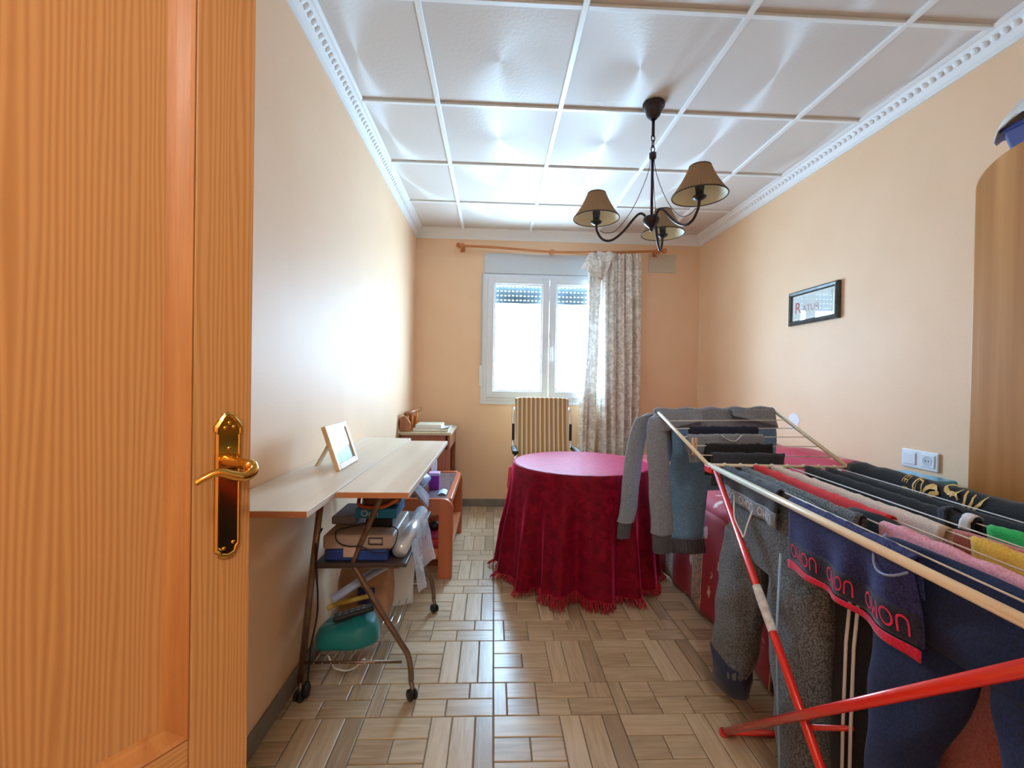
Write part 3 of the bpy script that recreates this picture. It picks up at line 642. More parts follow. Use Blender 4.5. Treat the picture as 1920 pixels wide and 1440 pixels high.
def frontf(u, v):
    y = sy0+(sy1-sy0)*u; d = v
    return V(sx0-.002-.012*math.sin(u*46+1)*d-.008*nz((u*12, d*2), 1, 4)*d-.010*d, y, sz-.045+(.012-sz+.045)*d)
ob('valance', MB().grid(frontf, 120, 14), M_band, sofa, smooth=True, solid=.006)
def endf(u, v): return V(sx0+(XR-.03-sx0)*u, sy0-.002-.010*math.sin(u*20)*v, sz-.04+(.012-sz+.04)*v)
ob('end_valance', MB().grid(endf, 50, 10), M_band, sofa, smooth=True, solid=.006)
def farf(u, v): return V(sx0+(XR-.03-sx0)*u, sy1+.002+.010*math.sin(u*20)*v, sz-.03+(.012-sz+.03)*v)
ob('end_valance', MB().grid(farf, 50, 10), M_band, sofa, smooth=True, solid=.006)
bl = []
for k in range(17):
    y = 1.92+(3.30-1.92)*k/16; e = 1-.9*abs(2*k/16-1)**8; top = .765+.035*(1-k/16)+.012*math.sin(k*1.3)
    cx, hw = 1.775, .108
    lp = []
    for q in range(16):
        a = 2*math.pi*q/16; ca, sa = math.cos(a), math.sin(a)
        lp.append(V(cx+hw*e*math.copysign(abs(ca)**.6, ca), y, .53+(top-.53)/2+(top-.53)/2*e*math.copysign(abs(sa)**.55, sa)))
    bl.append(lp)
ob('backrest', MB().loft(bl), M_flor, sofa, smooth=True, sub=1)
tb = thing('storage_box', 'glossy turquoise box at the near end of the sofa bed', 'box', (1.70, 1.83, .58))
mt = mat('turquoise_card', (36, 158, 214), (48, 176, 226), scale=3, rough=.3, coat=.3)
ob('body', B((1.640, 1.647, .590), (1.808, 1.855, .752)), mt, tb, bevel=.008)
ob('lid', B((1.633, 1.640, .7525), (1.815, 1.862, .788)), mat('turquoise_lid', (30, 164, 216), rough=.28, coat=.4), tb, bevel=.008)

# ------------------------------------------------------------------ round table with crimson velvet cloth
tcx, tcy, tr, tz = .535, 2.655, .405, .664
tab = thing('round_table', 'round wooden table hidden under the crimson velvet cloth', 'table', (tcx, tcy, 0))
ob('tabletop', MB().lathe([(0, tz-.028), (tr-.012, tz-.028), (tr-.008, tz-.02), (tr-.008, tz-.008), (tr-.012, tz-.006), (0, tz-.006)], (tcx, tcy, 0), 48), M_desk, tab)
for k in range(4):
    a = math.pi/4+k*math.pi/2; ob('leg', MB().tube([(tcx+.26*math.cos(a), tcy+.26*math.sin(a), tz-.03), (tcx+.28*math.cos(a), tcy+.28*math.sin(a), 0)], [.022, .016], 10), M_desk, tab)
def velvet():
    m, nt, b, nd, lk = new_mat('crimson_velvet'); b.inputs['Roughness'].default_value = .55
    b.inputs['Specular IOR Level'].default_value = .12; b.inputs['Sheen Weight'].default_value = .9; b.inputs['Sheen Roughness'].default_value = .35; b.inputs['Sheen Tint'].default_value = (1, .08, .25, 1)
    tc = N(nd, 'ShaderNodeTexCoord'); n = N(nd, 'ShaderNodeTexNoise', i_Scale=24, i_Detail=3, i_Distortion=.8); lk.new(tc.outputs['Object'], n.inputs[0])
    rp = ramp(nd, [(.35, (98, 4, 26)), (.65, (132, 8, 36))]); lk.new(n.outputs[0], rp.inputs[0]); lk.new(rp.outputs[0], b.inputs['Base Color'])
    bp = N(nd, 'ShaderNodeBump', i_Strength=.35, i_Distance=.006); lk.new(n.outputs[0], bp.inputs['Height']); lk.new(bp.outputs[0], b.inputs['Normal']); return m
M_velvet = velvet()
cl = thing('tablecloth', 'crimson velvet tablecloth with a fringe draped over the round table', 'tablecloth', (tcx, tcy, 0))
def hem(a):  # lower edge height of the cloth by direction
    return .035+.030*max(0, math.sin(3*a+.9))+.02*nz((math.cos(a)*2, math.sin(a)*2), 1.3, 9)
def fold(a):
    return math.sin(15*a+1.3*math.sin(2*a+.5))*.75+.45*math.sin(23*a+1.7+math.sin(3*a))+.5*nz((math.cos(a)*3, math.sin(a)*3), 1.5, 4)
def clothf(u, v):
    a = 2*math.pi*u
    if v < .3: r = tr*v/.3*.985; return V(tcx+r*math.cos(a), tcy+r*math.sin(a), tz+.0015*nz((r*math.cos(a)*30, r*math.sin(a)*30), 1))
    if v < .36:
        t = (v-.3)/.06*math.pi/2; r = tr*.985+.012*math.sin(t); return V(tcx+r*math.cos(a), tcy+r*math.sin(a), tz-.012+.012*math.cos(t))
    d = (v-.36)/.64; h = hem(a); z = tz-.012+(h-tz+.012)*d
    r = tr*.985+.012+.040*d+.048*fold(a)*min(1, d*1.6)*(.35+.65*d)*(1-.45*max(0, math.cos(a)))+.01*d
    return V(tcx+r*math.cos(a), tcy+r*math.sin(a), z)
ob('cloth', MB().grid(clothf, 260, 34, closed_u=True), M_velvet, cl, smooth=True)
mb = MB(); M_fr = mat('red_fringe', (176, 18, 40), (150, 10, 34), scale=60, rough=.8)
for k in range(620):
    a = 2*math.pi*(k+random.random()*.6)/620; p = clothf(a/(2*math.pi), 1); out_ = V(math.cos(a), math.sin(a), 0); tg = V(-math.sin(a), math.cos(a), 0)
    cl_ = .5+.5*fold(a); q = p+out_*(.006+.034*random.random()*max(.2, cl_))+tg*random.uniform(-.014, .014); q.z = .004+.006*random.random()
    w_ = .0022; mid = p.lerp(q, .5)+out_*.010
    mb.tube([p+V(0, 0, .004), mid, q], [w_, w_*1.2, w_*.8], 4)
ob('fringe', mb, M_fr, cl, kind='stuff')

# ------------------------------------------------------------------ striped chair behind the table
def stripes():
    m, nt, b, nd, lk = new_mat('striped_upholstery'); b.inputs['Roughness'].default_value = .8
    tc = N(nd, 'ShaderNodeTexCoord'); sp = N(nd, 'ShaderNodeSeparateXYZ'); lk.new(tc.outputs['Object'], sp.inputs[0])
    ml = N(nd, 'ShaderNodeMath', operation='MULTIPLY', i_1=27.0); lk.new(sp.outputs[0], ml.inputs[0]); fr = N(nd, 'ShaderNodeMath', operation='FRACT'); lk.new(ml.outputs[0], fr.inputs[0])
    rp = ramp(nd, [(0, (228, 214, 178)), (.30, (150, 92, 44)), (.48, (212, 170, 104)), (.66, (122, 82, 58)), (.80, (228, 212, 176))], 'CONSTANT'); lk.new(fr.outputs[0], rp.inputs[0]); lk.new(rp.outputs[0], b.inputs['Base Color']); return m
M_str = stripes()
cha = thing('armchair', 'chrome armchair with a brown and cream striped back by the window', 'chair', (.39, 3.30, 0))
def backf(side):
    loops = []
    for k in range(9):
        t = k/8; z = .50+t*.515; hw = .205+.018*t; y = 3.38+.10*t+.01*math.sin(t*3)
        lp = [V(.39+hw*math.copysign(abs(math.cos(a))**.35, math.cos(a)), y+.032*math.copysign(abs(math.sin(a))**.7, math.sin(a)), z+(-.012*abs(math.cos(a))**3 if k == 8 else 0)) for a in [q*2*math.pi/24 for q in range(24)]]
        loops.append(lp)
    return MB().loft(loops)
ob('backrest', backf(1), M_str, cha, smooth=False, bevel=.008)
ob('seat', B((.175, 2.99, .40), (.605, 3.43, .475)), M_str, cha, bevel=.025, seg=4)
for s_ in (-1, 1):
    x = .39+s_*.235
    ob('arm_frame', MB().tube(crom([(x, 3.49, .93), (x, 3.45, .72), (x, 3.41, .615), (x, 3.30, .60), (x, 3.08, .60), (x, 3.015, .57), (x, 3.00, .48), (x, 3.0, .12), (x, 3.03, .03), (x, 3.12, .014), (x, 3.50, .014)], 5), .012, 10), M_chrome, cha, smooth=True)
    ob('arm_pad', MB().obox((x, 3.18, .622), (.045, .26, .032)), M_black, cha, bevel=.012)
    ob('back_post', MB().box((x-.011, 3.425, .66), (x+.011, 3.445, .80)), mat('dark_post', (70, 66, 76), rough=.4, metal=.6) if s_ < 0 else MATS['dark_post'], cha, bevel=.003)
cu_ = ob('arm_cushion', MB().obox((.128, 2.98, .455), (.055, .05, .17), ry=.08), mat('rose_cloth', (214, 70, 88), (196, 48, 70), scale=20, rough=.8), cha, bevel=.02, seg=3, label='rose red padded cushion tied at the arm')

cha.location.y += .17; cha.location.x += .012
# ------------------------------------------------------------------ coffee table (bent orange beech, glass top)
ct = thing('coffee_table', 'orange wood coffee table with rounded end frames and glass top', 'coffee table', (-.45, 2.95, 0))
cx0, cx1, cy0, cy1, chh = -.66, -.222, 2.545, 3.31, .462
def end_frame(y):
    def path_pts(ins, r):
        pts = [(cx0+ins, 0), (cx0+ins, chh-ins-r)]
        pts += [(cx0+ins+r-r*math.cos(a), chh-ins-r+r*math.sin(a)) for a in [k*math.pi/2/6 for k in range(1, 7)]]
        pts += [(cx1-ins-r+r*math.sin(a), chh-ins-r+r*math.cos(a)) for a in [k*math.pi/2/6 for k in range(0, 7)]]
        pts += [(cx1-ins, 0)]; return pts
    o_, i_ = path_pts(0, .06), path_pts(.083, .018)
    vs = []; fs = []; n = len(o_)
    for yy in (y, y+.032): vs += [V(x, yy, z) for x, z in o_]+[V(x, yy, z) for x, z in i_]
    for k in range(n-1):
        fs += [(k, k+1, n+k+1, n+k), (2*n+k, 3*n+k, 3*n+k+1, 2*n+k+1), (k, 2*n+k, 2*n+k+1, k+1), (n+k, n+k+1, 3*n+k+1, 3*n+k)]
    for k in (0, n-1): fs.append((k, n+k, 3*n+k, 2*n+k))
    return MB().add(vs, fs)
for y in (cy0, cy1): ob('end_frame', end_frame(y), M_beech, ct, bevel=.004)
M_beech_y = wood('orange_beech_long', (176, 92, 54), (196, 112, 70), 1, 12, .35, .3, 1.0)
for x in (cx0+.01, cx1-.046): ob('top_rail', B((x, cy0+.0325, chh-.046), (x+.036, cy1-.0005, chh-.004)), M_beech_y, ct, bevel=.006)
ob('glass_top', B((cx0+.047, cy0+.033, chh-.018), (cx1-.0465, cy1-.001, chh-.010)), mat('smoked_glass', (128, 118, 120), rough=.06, spec=.8, coat=.6), ct)
ob('lower_shelf', B((cx0+.01, cy0+.0325, .125), (cx1-.01, cy1-.0005, .165)), M_beech_y, ct, bevel=.004)
for z0, z1 in ((.11, .17),): ob('front_stretcher', B((cx0+.0835, cy0+.004, z0), (cx1-.0835, cy0+.0322, z1)), M_beech_y, ct, bevel=.004)
# things on the coffee table
zt = chh-.0095
pb = thing('small_carton', 'small purple carton with a white rim on the coffee table', 'box', (-.36, 2.83, zt))
ob('body', B((-.40, 2.80, zt), (-.335, 2.86, zt+.085)), mat('purple_card', (140, 40, 168), rough=.5), pb, bevel=.003)
ob('top_flap', B((-.402, 2.797, zt+.0852), (-.333, 2.863, zt+.105)), mat('lilac_card', (206, 176, 226), rough=.5), pb, bevel=.003)
ob('white_tube', MB().tube([(-.382, 2.905, zt), (-.380, 2.905, zt+.17)], [.020, .018], 14), M_pvc, smooth=False, bevel=.003, label='upright white tube behind the purple carton', cat='tube')
def bagf2(u, v):
    a = 2*math.pi*u; f = math.sin(math.pi*min(.999, v)*.93+.1)
    rx, ry_ = .075*(1+.25*nz((math.cos(a), math.sin(a), v*2), 2, 8)), .105*(1+.25*nz((math.cos(a), math.sin(a), v*2), 2, 11))
    return V(-.455+rx*f*math.cos(a), 2.70+ry_*f*math.sin(a), zt+.002+.15*v)
ob('plastic_bag', MB().grid(bagf2, 30, 14, closed_u=True), plastic_film('grey_blue_film', (150, 170, 205), .85), smooth=True, label='crumpled grey blue plastic bag on the coffee table', cat='bag')
ob('cardboard_box', B((-.585, 2.66, zt), (-.53, 2.78, zt+.10)), mat('brown_card', (158, 122, 92), rough=.8), bevel=.003, label='plain brown cardboard box beside the plastic bag', cat='box')
ob('paper_slip', MB().grid(lambda u, v: V(-.325+.05*u, 2.66+.10*v, zt+.003+.012*math.sin(u*3)), 8, 8), mat('pale_blue_paper', (196, 216, 238), rough=.6), solid=.002, label='pale blue paper lying on the glass top', cat='paper')
# lower shelf
zs = .1655
for k, (c_, h_, dx) in enumerate((((168, 22, 44), .026, 0), ((196, 40, 60), .020, .012), ((150, 20, 60), .018, -.006))):
    z_ = zs+.0005+sum((.027, .021, .019)[:k]); bk_ = thing('folder', ['thick dark red folder at the bottom of the shelf pile', 'bright red folder in the middle of the shelf pile', 'slim wine red folder topping the shelf pile'][k], 'folder', (-.38, 2.70, z_), group='red folders on the coffee table shelf')
    ob('cover', B((-.47+dx, 2.585, z_), (-.262+dx, 2.83, z_+h_)), mat('folder_red_%d' % k, c_, rough=.35, coat=.3), bk_, bevel=.003)
    ob('pages', B((-.466+dx, 2.588, z_+.004), (-.2615+dx, 2.826, z_+h_-.004)), M_white, bk_)
gd = thing('webcam', 'small black gadget on the red folders', 'gadget', (-.35, 2.72, zs+.068)); zg = zs+.0685
ob('body', MB().lathe([(.02, 0), (.03, .004), (.034, .02), (.028, .038), (0, .044)], (-.345, 2.72, zg), 18), M_black, gd, smooth=True)
ob('cable', MB().tube(crom([(-.34, 2.74, zg+.02), (-.30, 2.76, zg+.04), (-.28, 2.70, zg+.03), (-.31, 2.66, zg+.01)], 5), .003, 6), M_black, gd, smooth=True)

# ------------------------------------------------------------------ desk in the far left corner
dk = thing('small_desk', 'small reddish wood desk in the far left corner', 'desk', (-.50, 3.62, 0))
dz = .745
M_dtop = mat('pale_desk_top', (206, 188, 160), (190, 172, 146), scale=8, rough=.4, stretch=(8, 1, 1))
ob('desktop', B((-.70, 3.36, dz-.022), (-.315, 3.94, dz)), M_dtop, dk, bevel=.004)
ob('side_panel', B((-.69, 3.38, 0), (-.36, 3.40, dz-.0225)), M_desk, dk, bevel=.002)
ob('side_panel', B((-.69, 3.90, 0), (-.36, 3.92, dz-.0225)), M_desk, dk, bevel=.002)
ob('apron', B((-.345, 3.3805, dz-.13), (-.327, 3.9195, dz-.0225)), M_desk, dk, bevel=.002)
for y in (3.385, 3.895): ob('leg', B((-.36+.0005, y-.005, 0), (-.327, y+.03, dz-.131)), M_desk, dk, bevel=.003)
hs = thing('wooden_rack', 'dark wooden letter rack with a rounded top on the corner desk', 'letter rack', (-.64, 3.5, dz))
M_hs = wood('rack_wood', (150, 92, 52), (176, 114, 70), 2, 14, .4, .2)
def curved(x0, x1, y, h): return [(x0, 0), (x1, 0), (x1, h*.55), (x1-.02, h*.8), (x0+(x1-x0)*.5, h), (x0+.01, h*.95), (x0, h*.8)]
Mq = lambda y: Matrix(((1, 0, 0, 0), (0, 0, 1, y), (0, 1, 0, dz+.0005), (0, 0, 0, 1)))
for y in (3.39, 3.70): ob('side_panel', MB().prism(curved(-.712, -.628, y, .12), Mq(y), .016), M_hs, hs, bevel=.003)
ob('back_slat', B((-.712, 3.4065, dz+.02), (-.70, 3.6995, dz+.10)), M_hs, hs, bevel=.003)
ob('top_roll', MB().tube([(-.67, 3.41, dz+.135), (-.60, 3.69, dz+.155)], .016, 12), M_hs, hs, smooth=True)
for k in range(3): ob('spindle', MB().tube([(-.655+.012*k, 3.44+.09*k, dz+.001), (-.662+.022*k, 3.44+.09*k, dz+.135+.005*k)], .007, 8), mat('orange_wood', (226, 140, 60), rough=.4) if k == 0 else MATS['orange_wood'], hs, smooth=True)
for k, (x0, x1, y0, y1, h_, c_, lb) in enumerate(((-.615, -.345, 3.42, 3.66, .022, (224, 222, 210), 'wide cream book at the bottom of the desk pile'), (-.60, -.40, 3.43, 3.64, .030, (214, 208, 186), 'thick beige book on top of the desk pile'))):
    z_ = dz+.0005+(0 if k == 0 else .0225); b2 = thing('book', lb, 'book', ((x0+x1)/2, (y0+y1)/2, z_), group='books on the corner desk')
    ob('cover', B((x0, y0, z_), (x1, y1, z_+h_)), mat('book_cover_%d' % k, c_, rough=.5), b2, bevel=.004); ob('pages', B((x0+.003, y0-.001, z_+.004), (x1+.001, y1-.003, z_+h_-.004)), M_white, b2)
ob('magazine', MB().grid(lambda u, v: V(-.42+.09*u, 3.41+.16*v, dz+.024+.012*u*u+.001), 8, 8), mat('magazine_blue', (170, 180, 196), (222, 222, 226), scale=30, rough=.3), solid=.006, label='magazine with a curled cover at the edge of the corner desk', cat='magazine')
#@@PART3
# ------------------------------------------------------------------ folding trolley with two boards on top
car = thing('folding_trolley', 'bronze tube folding trolley on casters carrying the two boards', 'trolley', (-.47, 1.9, 0))
ty0, ty1 = 1.60, 2.20; ZT = .785
for y in (ty0, ty1):
    ob('bent_leg', MB().tube(crom([(-.375, y, ZT), (-.44, y, .62), (-.487, y, .505), (-.490, y, .478), (-.478, y, .455), (-.40, y, .325), (-.318, y, .195), (-.292, y, .15), (-.282, y, .10), (-.280, y, .062)], 4), .0105, 10), M_leg, car, smooth=True)
    ob('straight_leg', MB().tube([(-.602, y, ZT), (-.640, y, .42), (-.674, y, .062)], .0115, 10), M_leg, car, smooth=True)
    ob('top_bar', MB().tube([(-.655, y, ZT), (-.29, y, ZT)], .010, 10), M_leg, car, smooth=True)
    ob('tray_bar', MB().tube([(-.638, y+.012, .468), (-.485, y+.012, .468), (-.33, y+.012, .468)], .007, 8), M_leg, car, smooth=True)
    for x, tw in ((-.280, .7), (-.674, -.4)):
        cs = ob('caster', MB().tube([(x, y, .066), (x, y, .052), (x+.006, y-.012, .045), (x+.006, y-.016, .024)], [.009, .009, .008, .007], 8), M_leg, car, smooth=True)
        for s_ in (-1, 1):
            Mc = Matrix.Translation((x+.006, y-.016, .0205))@Matrix.Rotation(tw, 4, 'Z')@Matrix.Translation((s_*.009, 0, 0))@Matrix.Rotation(math.pi/2, 4, 'Y')
            ob('wheel', MB().lathe([(0, -.006), (.016, -.006), (.020, -.003), (.020, .003), (.016, .006), (0, .006)], n=18, M=Mc), M_black, cs, smooth=False)
for x in (-.60, -.375): ob('long_rail', MB().tube([(x, ty0, ZT), (x, ty1, ZT)], .009, 8), M_leg, car, smooth=True)
tray = ob('tray', B((-.625, 1.585, .4755), (-.302, 2.215, .490)), mat('dark_tray', (64, 52, 50), rough=.5), car, bevel=.003)
m = MB()
for k in range(9): m.tube([(-.625+.03*k, ty0-.01, .128), (-.625+.03*k, ty1+.01, .128)], .0022, 6)
ob('wire_shelf', m, M_chrome, car, smooth=True)
for y in (ty0, ty1): ob('shelf_bar', MB().tube([(-.667, y, .128), (-.315, y, .128)], .0055, 8), M_leg, car, smooth=True)
zb1 = ZT+.0105
b1 = thing('shelf_board', 'longer pale board lying against the left wall on the trolley', 'board', (-.59, 1.8, zb1), group='boards on the trolley')
def plank(pl, x0, x1, y0, y1):
    ob('face', B((x0, y0+.0006, zb1), (x1, y1, zb1+.018)), M_board, pl, bevel=.0015)
    ob('edge_band', B((x0+.0008, y0, zb1+.001), (x1-.0008, y0+.0006, zb1+.0165)), M_board_edge, pl)
plank(b1, XL+.004, -.463, 1.125, 2.52)
b2 = thing('shelf_board', 'shorter pale board beside the longer one on the trolley', 'board', (-.35, 1.85, zb1), group='boards on the trolley')
plank(b2, -.458, -.246, 1.315, 2.42)
zbt = zb1+.018
# photo frame on the board
pf = thing('photo_frame', 'light wood photo frame leaning back on the longer board', 'photo frame', (-.56, 1.71, zbt))
fy0_, fy1_, fh, lean = 1.600, 1.822, .168, .33
FM = Matrix.Translation((-.545, 0, zbt+.003))@Matrix.Rotation(-lean, 4, 'Y')
M_fr2 = wood('frame_ash', (204, 160, 112), (222, 184, 138), 2, 20, .45, .1)
w = .022
for lo, hi in (((-.016, fy0_, 0), (0, fy0_+w, fh)), ((-.016, fy1_-w, 0), (0, fy1_, fh)), ((-.016, fy0_+w, 0), (0, fy1_-w, w)), ((-.016, fy0_+w, fh-w), (0, fy1_-w, fh))):
    ob('frame_rail', MB().box(lo, hi, FM), M_fr2, pf, bevel=.002)
ob('picture', MB().box((-.010, fy0_+w-.002, w-.002), (-.007, fy1_-w+.002, fh-w+.002), FM), mat('blue_photo', (120, 176, 206), (168, 206, 226), scale=9, rough=.4), pf)
ob('pane', MB().box((-.0055, fy0_+w-.002, w-.002), (-.004, fy1_-w+.002, fh-w+.002), FM), M_glass2, pf)
ob('strut', MB().loft([[V(-.600, 1.695, zbt+.125), V(-.600, 1.729, zbt+.125), V(-.604, 1.729, zbt+.128), V(-.604, 1.695, zbt+.128)], [V(-.640, 1.688, zbt+.045), V(-.640, 1.736, zbt+.045), V(-.644, 1.736, zbt+.047), V(-.644, 1.688, zbt+.047)], [V(-.664, 1.690, zbt+.0005), V(-.664, 1.734, zbt+.0005), V(-.669, 1.734, zbt+.0015), V(-.669, 1.690, zbt+.0015)]]), M_fr2, pf)
# carrying case on the tray
zt2 = .4905
cc = thing('carrying_case', 'beige and blue carrying case with a latch on the trolley tray', 'case', (-.47, 1.75, zt2))
ob('bottom', B((-.598, 1.602, zt2), (-.372, 1.90, .533)), mat('blue_case', (36, 66, 140), (44, 78, 156), scale=6, rough=.4), cc, bevel=.008, seg=3)
ob('lid', B((-.602, 1.598, .5335), (-.352, 1.905, .586)), mat('beige_case', (176, 156, 144), (166, 146, 134), scale=5, rough=.45), cc, bevel=.010, seg=3)
ob('latch', B((-.527, 1.592, .508), (-.482, 1.5975, .548)), mat('latch_beige', (196, 172, 160), rough=.4), cc, bevel=.003)
ob('handle', MB().tube([(-.437, 1.594, .556), (-.437, 1.592, .578), (-.388, 1.592, .578), (-.388, 1.592, .556), (-.437, 1.594, .556)], .0022, 6), M_black, cc)
ob('name_plate', B((-.431, 1.5955, .560), (-.394, 1.5975, .574)), mat('plate_grey', (186, 176, 170), rough=.4), cc)
ad = thing('power_adapter', 'black power adapter with a looped cable on the carrying case', 'adapter', (-.42, 1.74, .5865))
ob('body', B((-.475, 1.685, .5868), (-.375, 1.80, .617)), M_black, ad, bevel=.004)
ob('cable', MB().tube(crom([(-.47, 1.70, .60), (-.52, 1.68, .592), (-.562, 1.645, .59), (-.558, 1.603, .588), (-.545, 1.589, .566), (-.51, 1.585, .553), (-.46, 1.583, .551), (-.42, 1.580, .535), (-.375, 1.578, .533), (-.345, 1.583, .555), (-.337, 1.60, .588), (-.345, 1.64, .592), (-.38, 1.68, .595)], 6), .0022, 6), M_black, ad, smooth=True)
bc = thing('blue_carton', 'flat blue carton lettered in white on the power adapter', 'box', (-.44, 1.77, .6175))
ob('body', B((-.515, 1.69, .6177), (-.362, 1.85, .655)), mat('carton_blue', (28, 140, 196), (20, 124, 182), scale=4, rough=.45), bc, bevel=.002)
me = map_text(text_mesh('Orbi', .034), lambda x, y: V(-.462+x, 1.6892, .636+y)); ob('lettering', me, mat('carton_white', (236, 240, 244), rough=.5), bc)
def blob(c, r, seed, sq=.5, amp=.2, n=24, m_=12):
    def fn(u, v):
        a = 2*math.pi*u; ph = math.pi*(v*.98+.01); d = V(math.cos(a)*math.sin(ph), math.sin(a)*math.sin(ph), -math.cos(ph))
        k = 1+amp*nz(d, 1.8, seed); z = d.z*r[2]*k
        return V(c[0]+math.copysign(abs(d.x)**.8, d.x)*r[0]*k, c[1]+math.copysign(abs(d.y)**.8, d.y)*r[1]*k, max(c[2]+z, c[2]-r[2]*sq*1.2))
    return MB().grid(fn, n, m_, closed_u=True)
hb = thing('leather_pouch', 'brown and orange leather pouch slumped on the blue carton', 'pouch', (-.43, 1.76, .656))
ob('body', blob((-.435, 1.765, .685), (.078, .075, .045), 3, .52), mat('dark_leather', (84, 52, 60), (120, 70, 56), scale=14, rough=.4), hb, smooth=True)
ob('piping', MB().tube(crom([(-.515, 1.74, .685), (-.50, 1.69, .668), (-.45, 1.678, .662), (-.40, 1.68, .668), (-.358, 1.70, .690)], 6), .007, 8), mat('orange_leather', (206, 110, 44), (176, 50, 40), scale=20, rough=.35), hb, smooth=True)
ob('grey_folder', B((-.612, 1.71, .5868), (-.5185, 1.90, .618)), mat('folder_grey', (150, 156, 172), (128, 132, 148), scale=9, rough=.5), bevel=.006, label='grey padded folder beside the blue carton on the case', cat='folder')
def clothtop(u, v): return V(-.40+.14*u, 1.70+.16*v, .705+.03*math.sin(u*3.0)+.012*nz((u*4, v*4), 1, 6))
ob('grey_scarf', MB().grid(lambda u, v: V(-.395+.145*u-.02*v, 1.72+.17*v, .748-.10*u*u+.012*nz((u*4, v*4), 1, 6)), 14, 12), mat('grey_knit', (150, 140, 150), (120, 112, 124), scale=20, rough=.9), smooth=True, solid=.010, label='grey folded scarf on the leather pouch', cat='scarf')
rl = thing('film_roll', 'shiny roll of clear film lying along the trolley tray edge', 'film roll', (-.33, 1.85, .49))
M_foil = mat('glossy_film', (226, 234, 240), (206, 222, 236), scale=12, rough=.12, metal=.25, coat=.8)
ob('roll', MB().tube([(-.334, 1.63, .5215), (-.332, 1.85, .5225), (-.330, 2.09, .5225)], [.029, .030, .030], 20), M_foil, rl, smooth=True)
def loose(u, v): return V(-.301+.03*v+.02*v*math.sin(u*9), 1.68+.38*u, .53-.19*v+.02*nz((u*6, v*4), 1, 2))
ob('loose_end', MB().grid(loose, 24, 10), M_film, rl, smooth=True)
ob('paper_sheet', MB().grid(lambda u, v: V(-.505+.15*u+.006*math.sin(v*5), 2.02+.05*u+.015*math.sin(u*4+v*3), .474-.355*v-.02*u*(v > .95)), 14, 20), mat('white_sheet', (222, 230, 240), rough=.5), smooth=True, solid=.002, label='white paper sheet hanging down behind the trolley legs', cat='paper')
ob('poster_roll', MB().tube([(-.60, 1.70, .305), (-.48, 1.78, .365), (-.335, 1.87, .420)], [.022, .022, .022], 14, flat=.6), mat('bluish_poster', (170, 188, 226), (190, 206, 236), scale=6, rough=.35), smooth=True, label='pale blue poster roll lying aslant under the trolley tray', cat='poster roll')
zw = .1305
bb = thing('paper_bag', 'brown paper bag on the lower trolley shelf behind the teal bag', 'bag', (-.55, 1.98, zw))
ob('body', MB().loft([rr((-.545, 1.98), .105, .085, zw, .02), rr((-.545, 1.98), .108, .088, zw+.08, .02), rr((-.548, 1.98), .104, .08, zw+.15, .02), rr((-.55, 1.985), .10, .05, zw+.19, .015)]), mat('kraft_brown', (176, 132, 98), (196, 152, 116), scale=7, rough=.7), bb, smooth=False)
ob('printed_patch', B((-.56, 1.8865, zw+.06), (-.49, 1.8915, zw+.13)), mat('violet_print', (72, 58, 110), rough=.6), bb)
tl = thing('teal_bag', 'teal green bag with a yellow lining on the lower trolley shelf', 'bag', (-.55, 1.75, zw))
def tealf(u, v):
    a = 2*math.pi*u; k = 1+.10*nz((math.cos(a), math.sin(a), v), 1.6, 5)
    prof_ = [(0, 0), (.72, .0), (1.0, .14), (.98, .45), (.86, .78), (.55, .94), (0, 1.0)]
    t = v*(len(prof_)-1); i = min(int(t), len(prof_)-2); f = t-i; r = prof_[i][0]*(1-f)+prof_[i+1][0]*f; z = prof_[i][1]*(1-f)+prof_[i+1][1]*f
    return V(-.548+.118*r*k*math.copysign(abs(math.cos(a))**.7, math.cos(a)), 1.735+.095*r*k*math.copysign(abs(math.sin(a))**.7, math.sin(a)), zw+.072*z+.035*(math.cos(a)*.5+.5)*z+.012*nz((math.cos(a)*2, math.sin(a)*2, v*3), 1, 6)*z)
ob('body', MB().grid(tealf, 40, 18, closed_u=True), mat('teal_cloth', (12, 104, 108), (20, 132, 128), scale=5, rough=.5, sheen=.2), tl, smooth=True)
ob('lining_edge', MB().tube(crom([(-.655, 1.80, zw+.088), (-.62, 1.812, zw+.10), (-.56, 1.82, zw+.112), (-.50, 1.825, zw+.125)], 5), .010, 8), mat('yellow_lining', (214, 184, 84), rough=.7), tl, smooth=True)
rm = thing('remote_control', 'black remote control lying on the teal bag', 'remote control', (-.53, 1.73, zw+.12))
Mrm = Matrix.Translation((-.525, 1.725, zw+.112))@Matrix.Rotation(.25, 4, 'Z')@Matrix.Rotation(-.18, 4, 'Y')
ob('body', MB().box((-.075, -.022, -.009), (.075, .022, .009), Mrm), M_black, rm, bevel=.006)
for k in range(5):
    for j in (-1, 1): ob('button', MB().box((-.05+.022*k-.005, j*.009-.004, .009), (-.05+.022*k+.005, j*.009+.004, .0115), Mrm), M_base, rm, bevel=.001)
bcb = thing('black_cable', 'black mains cable hanging from the trolley with its plug on the floor', 'cable', (-.64, 1.6, 0))
ob('lead', MB().tube(crom([(-.615, 1.63, .60), (-.622, 1.592, .56), (-.616, 1.584, .47), (-.610, 1.583, .38), (-.612, 1.583, .30), (-.632, 1.583, .19), (-.640, 1.588, .10), (-.646, 1.592, .06)], 6), .0035, 8), M_black, bcb, smooth=True)
ob('plug', MB().tube([(-.646, 1.592, .065), (-.648, 1.590, .045), (-.650, 1.586, .018)], [.007, .016, .014], 10), M_black, bcb, smooth=True)
for s_ in (-1, 1): ob('pin', MB().tube([(-.650+s_*.008, 1.586, .018), (-.651+s_*.008, 1.583, .001)], .0024, 6), M_brass, bcb)
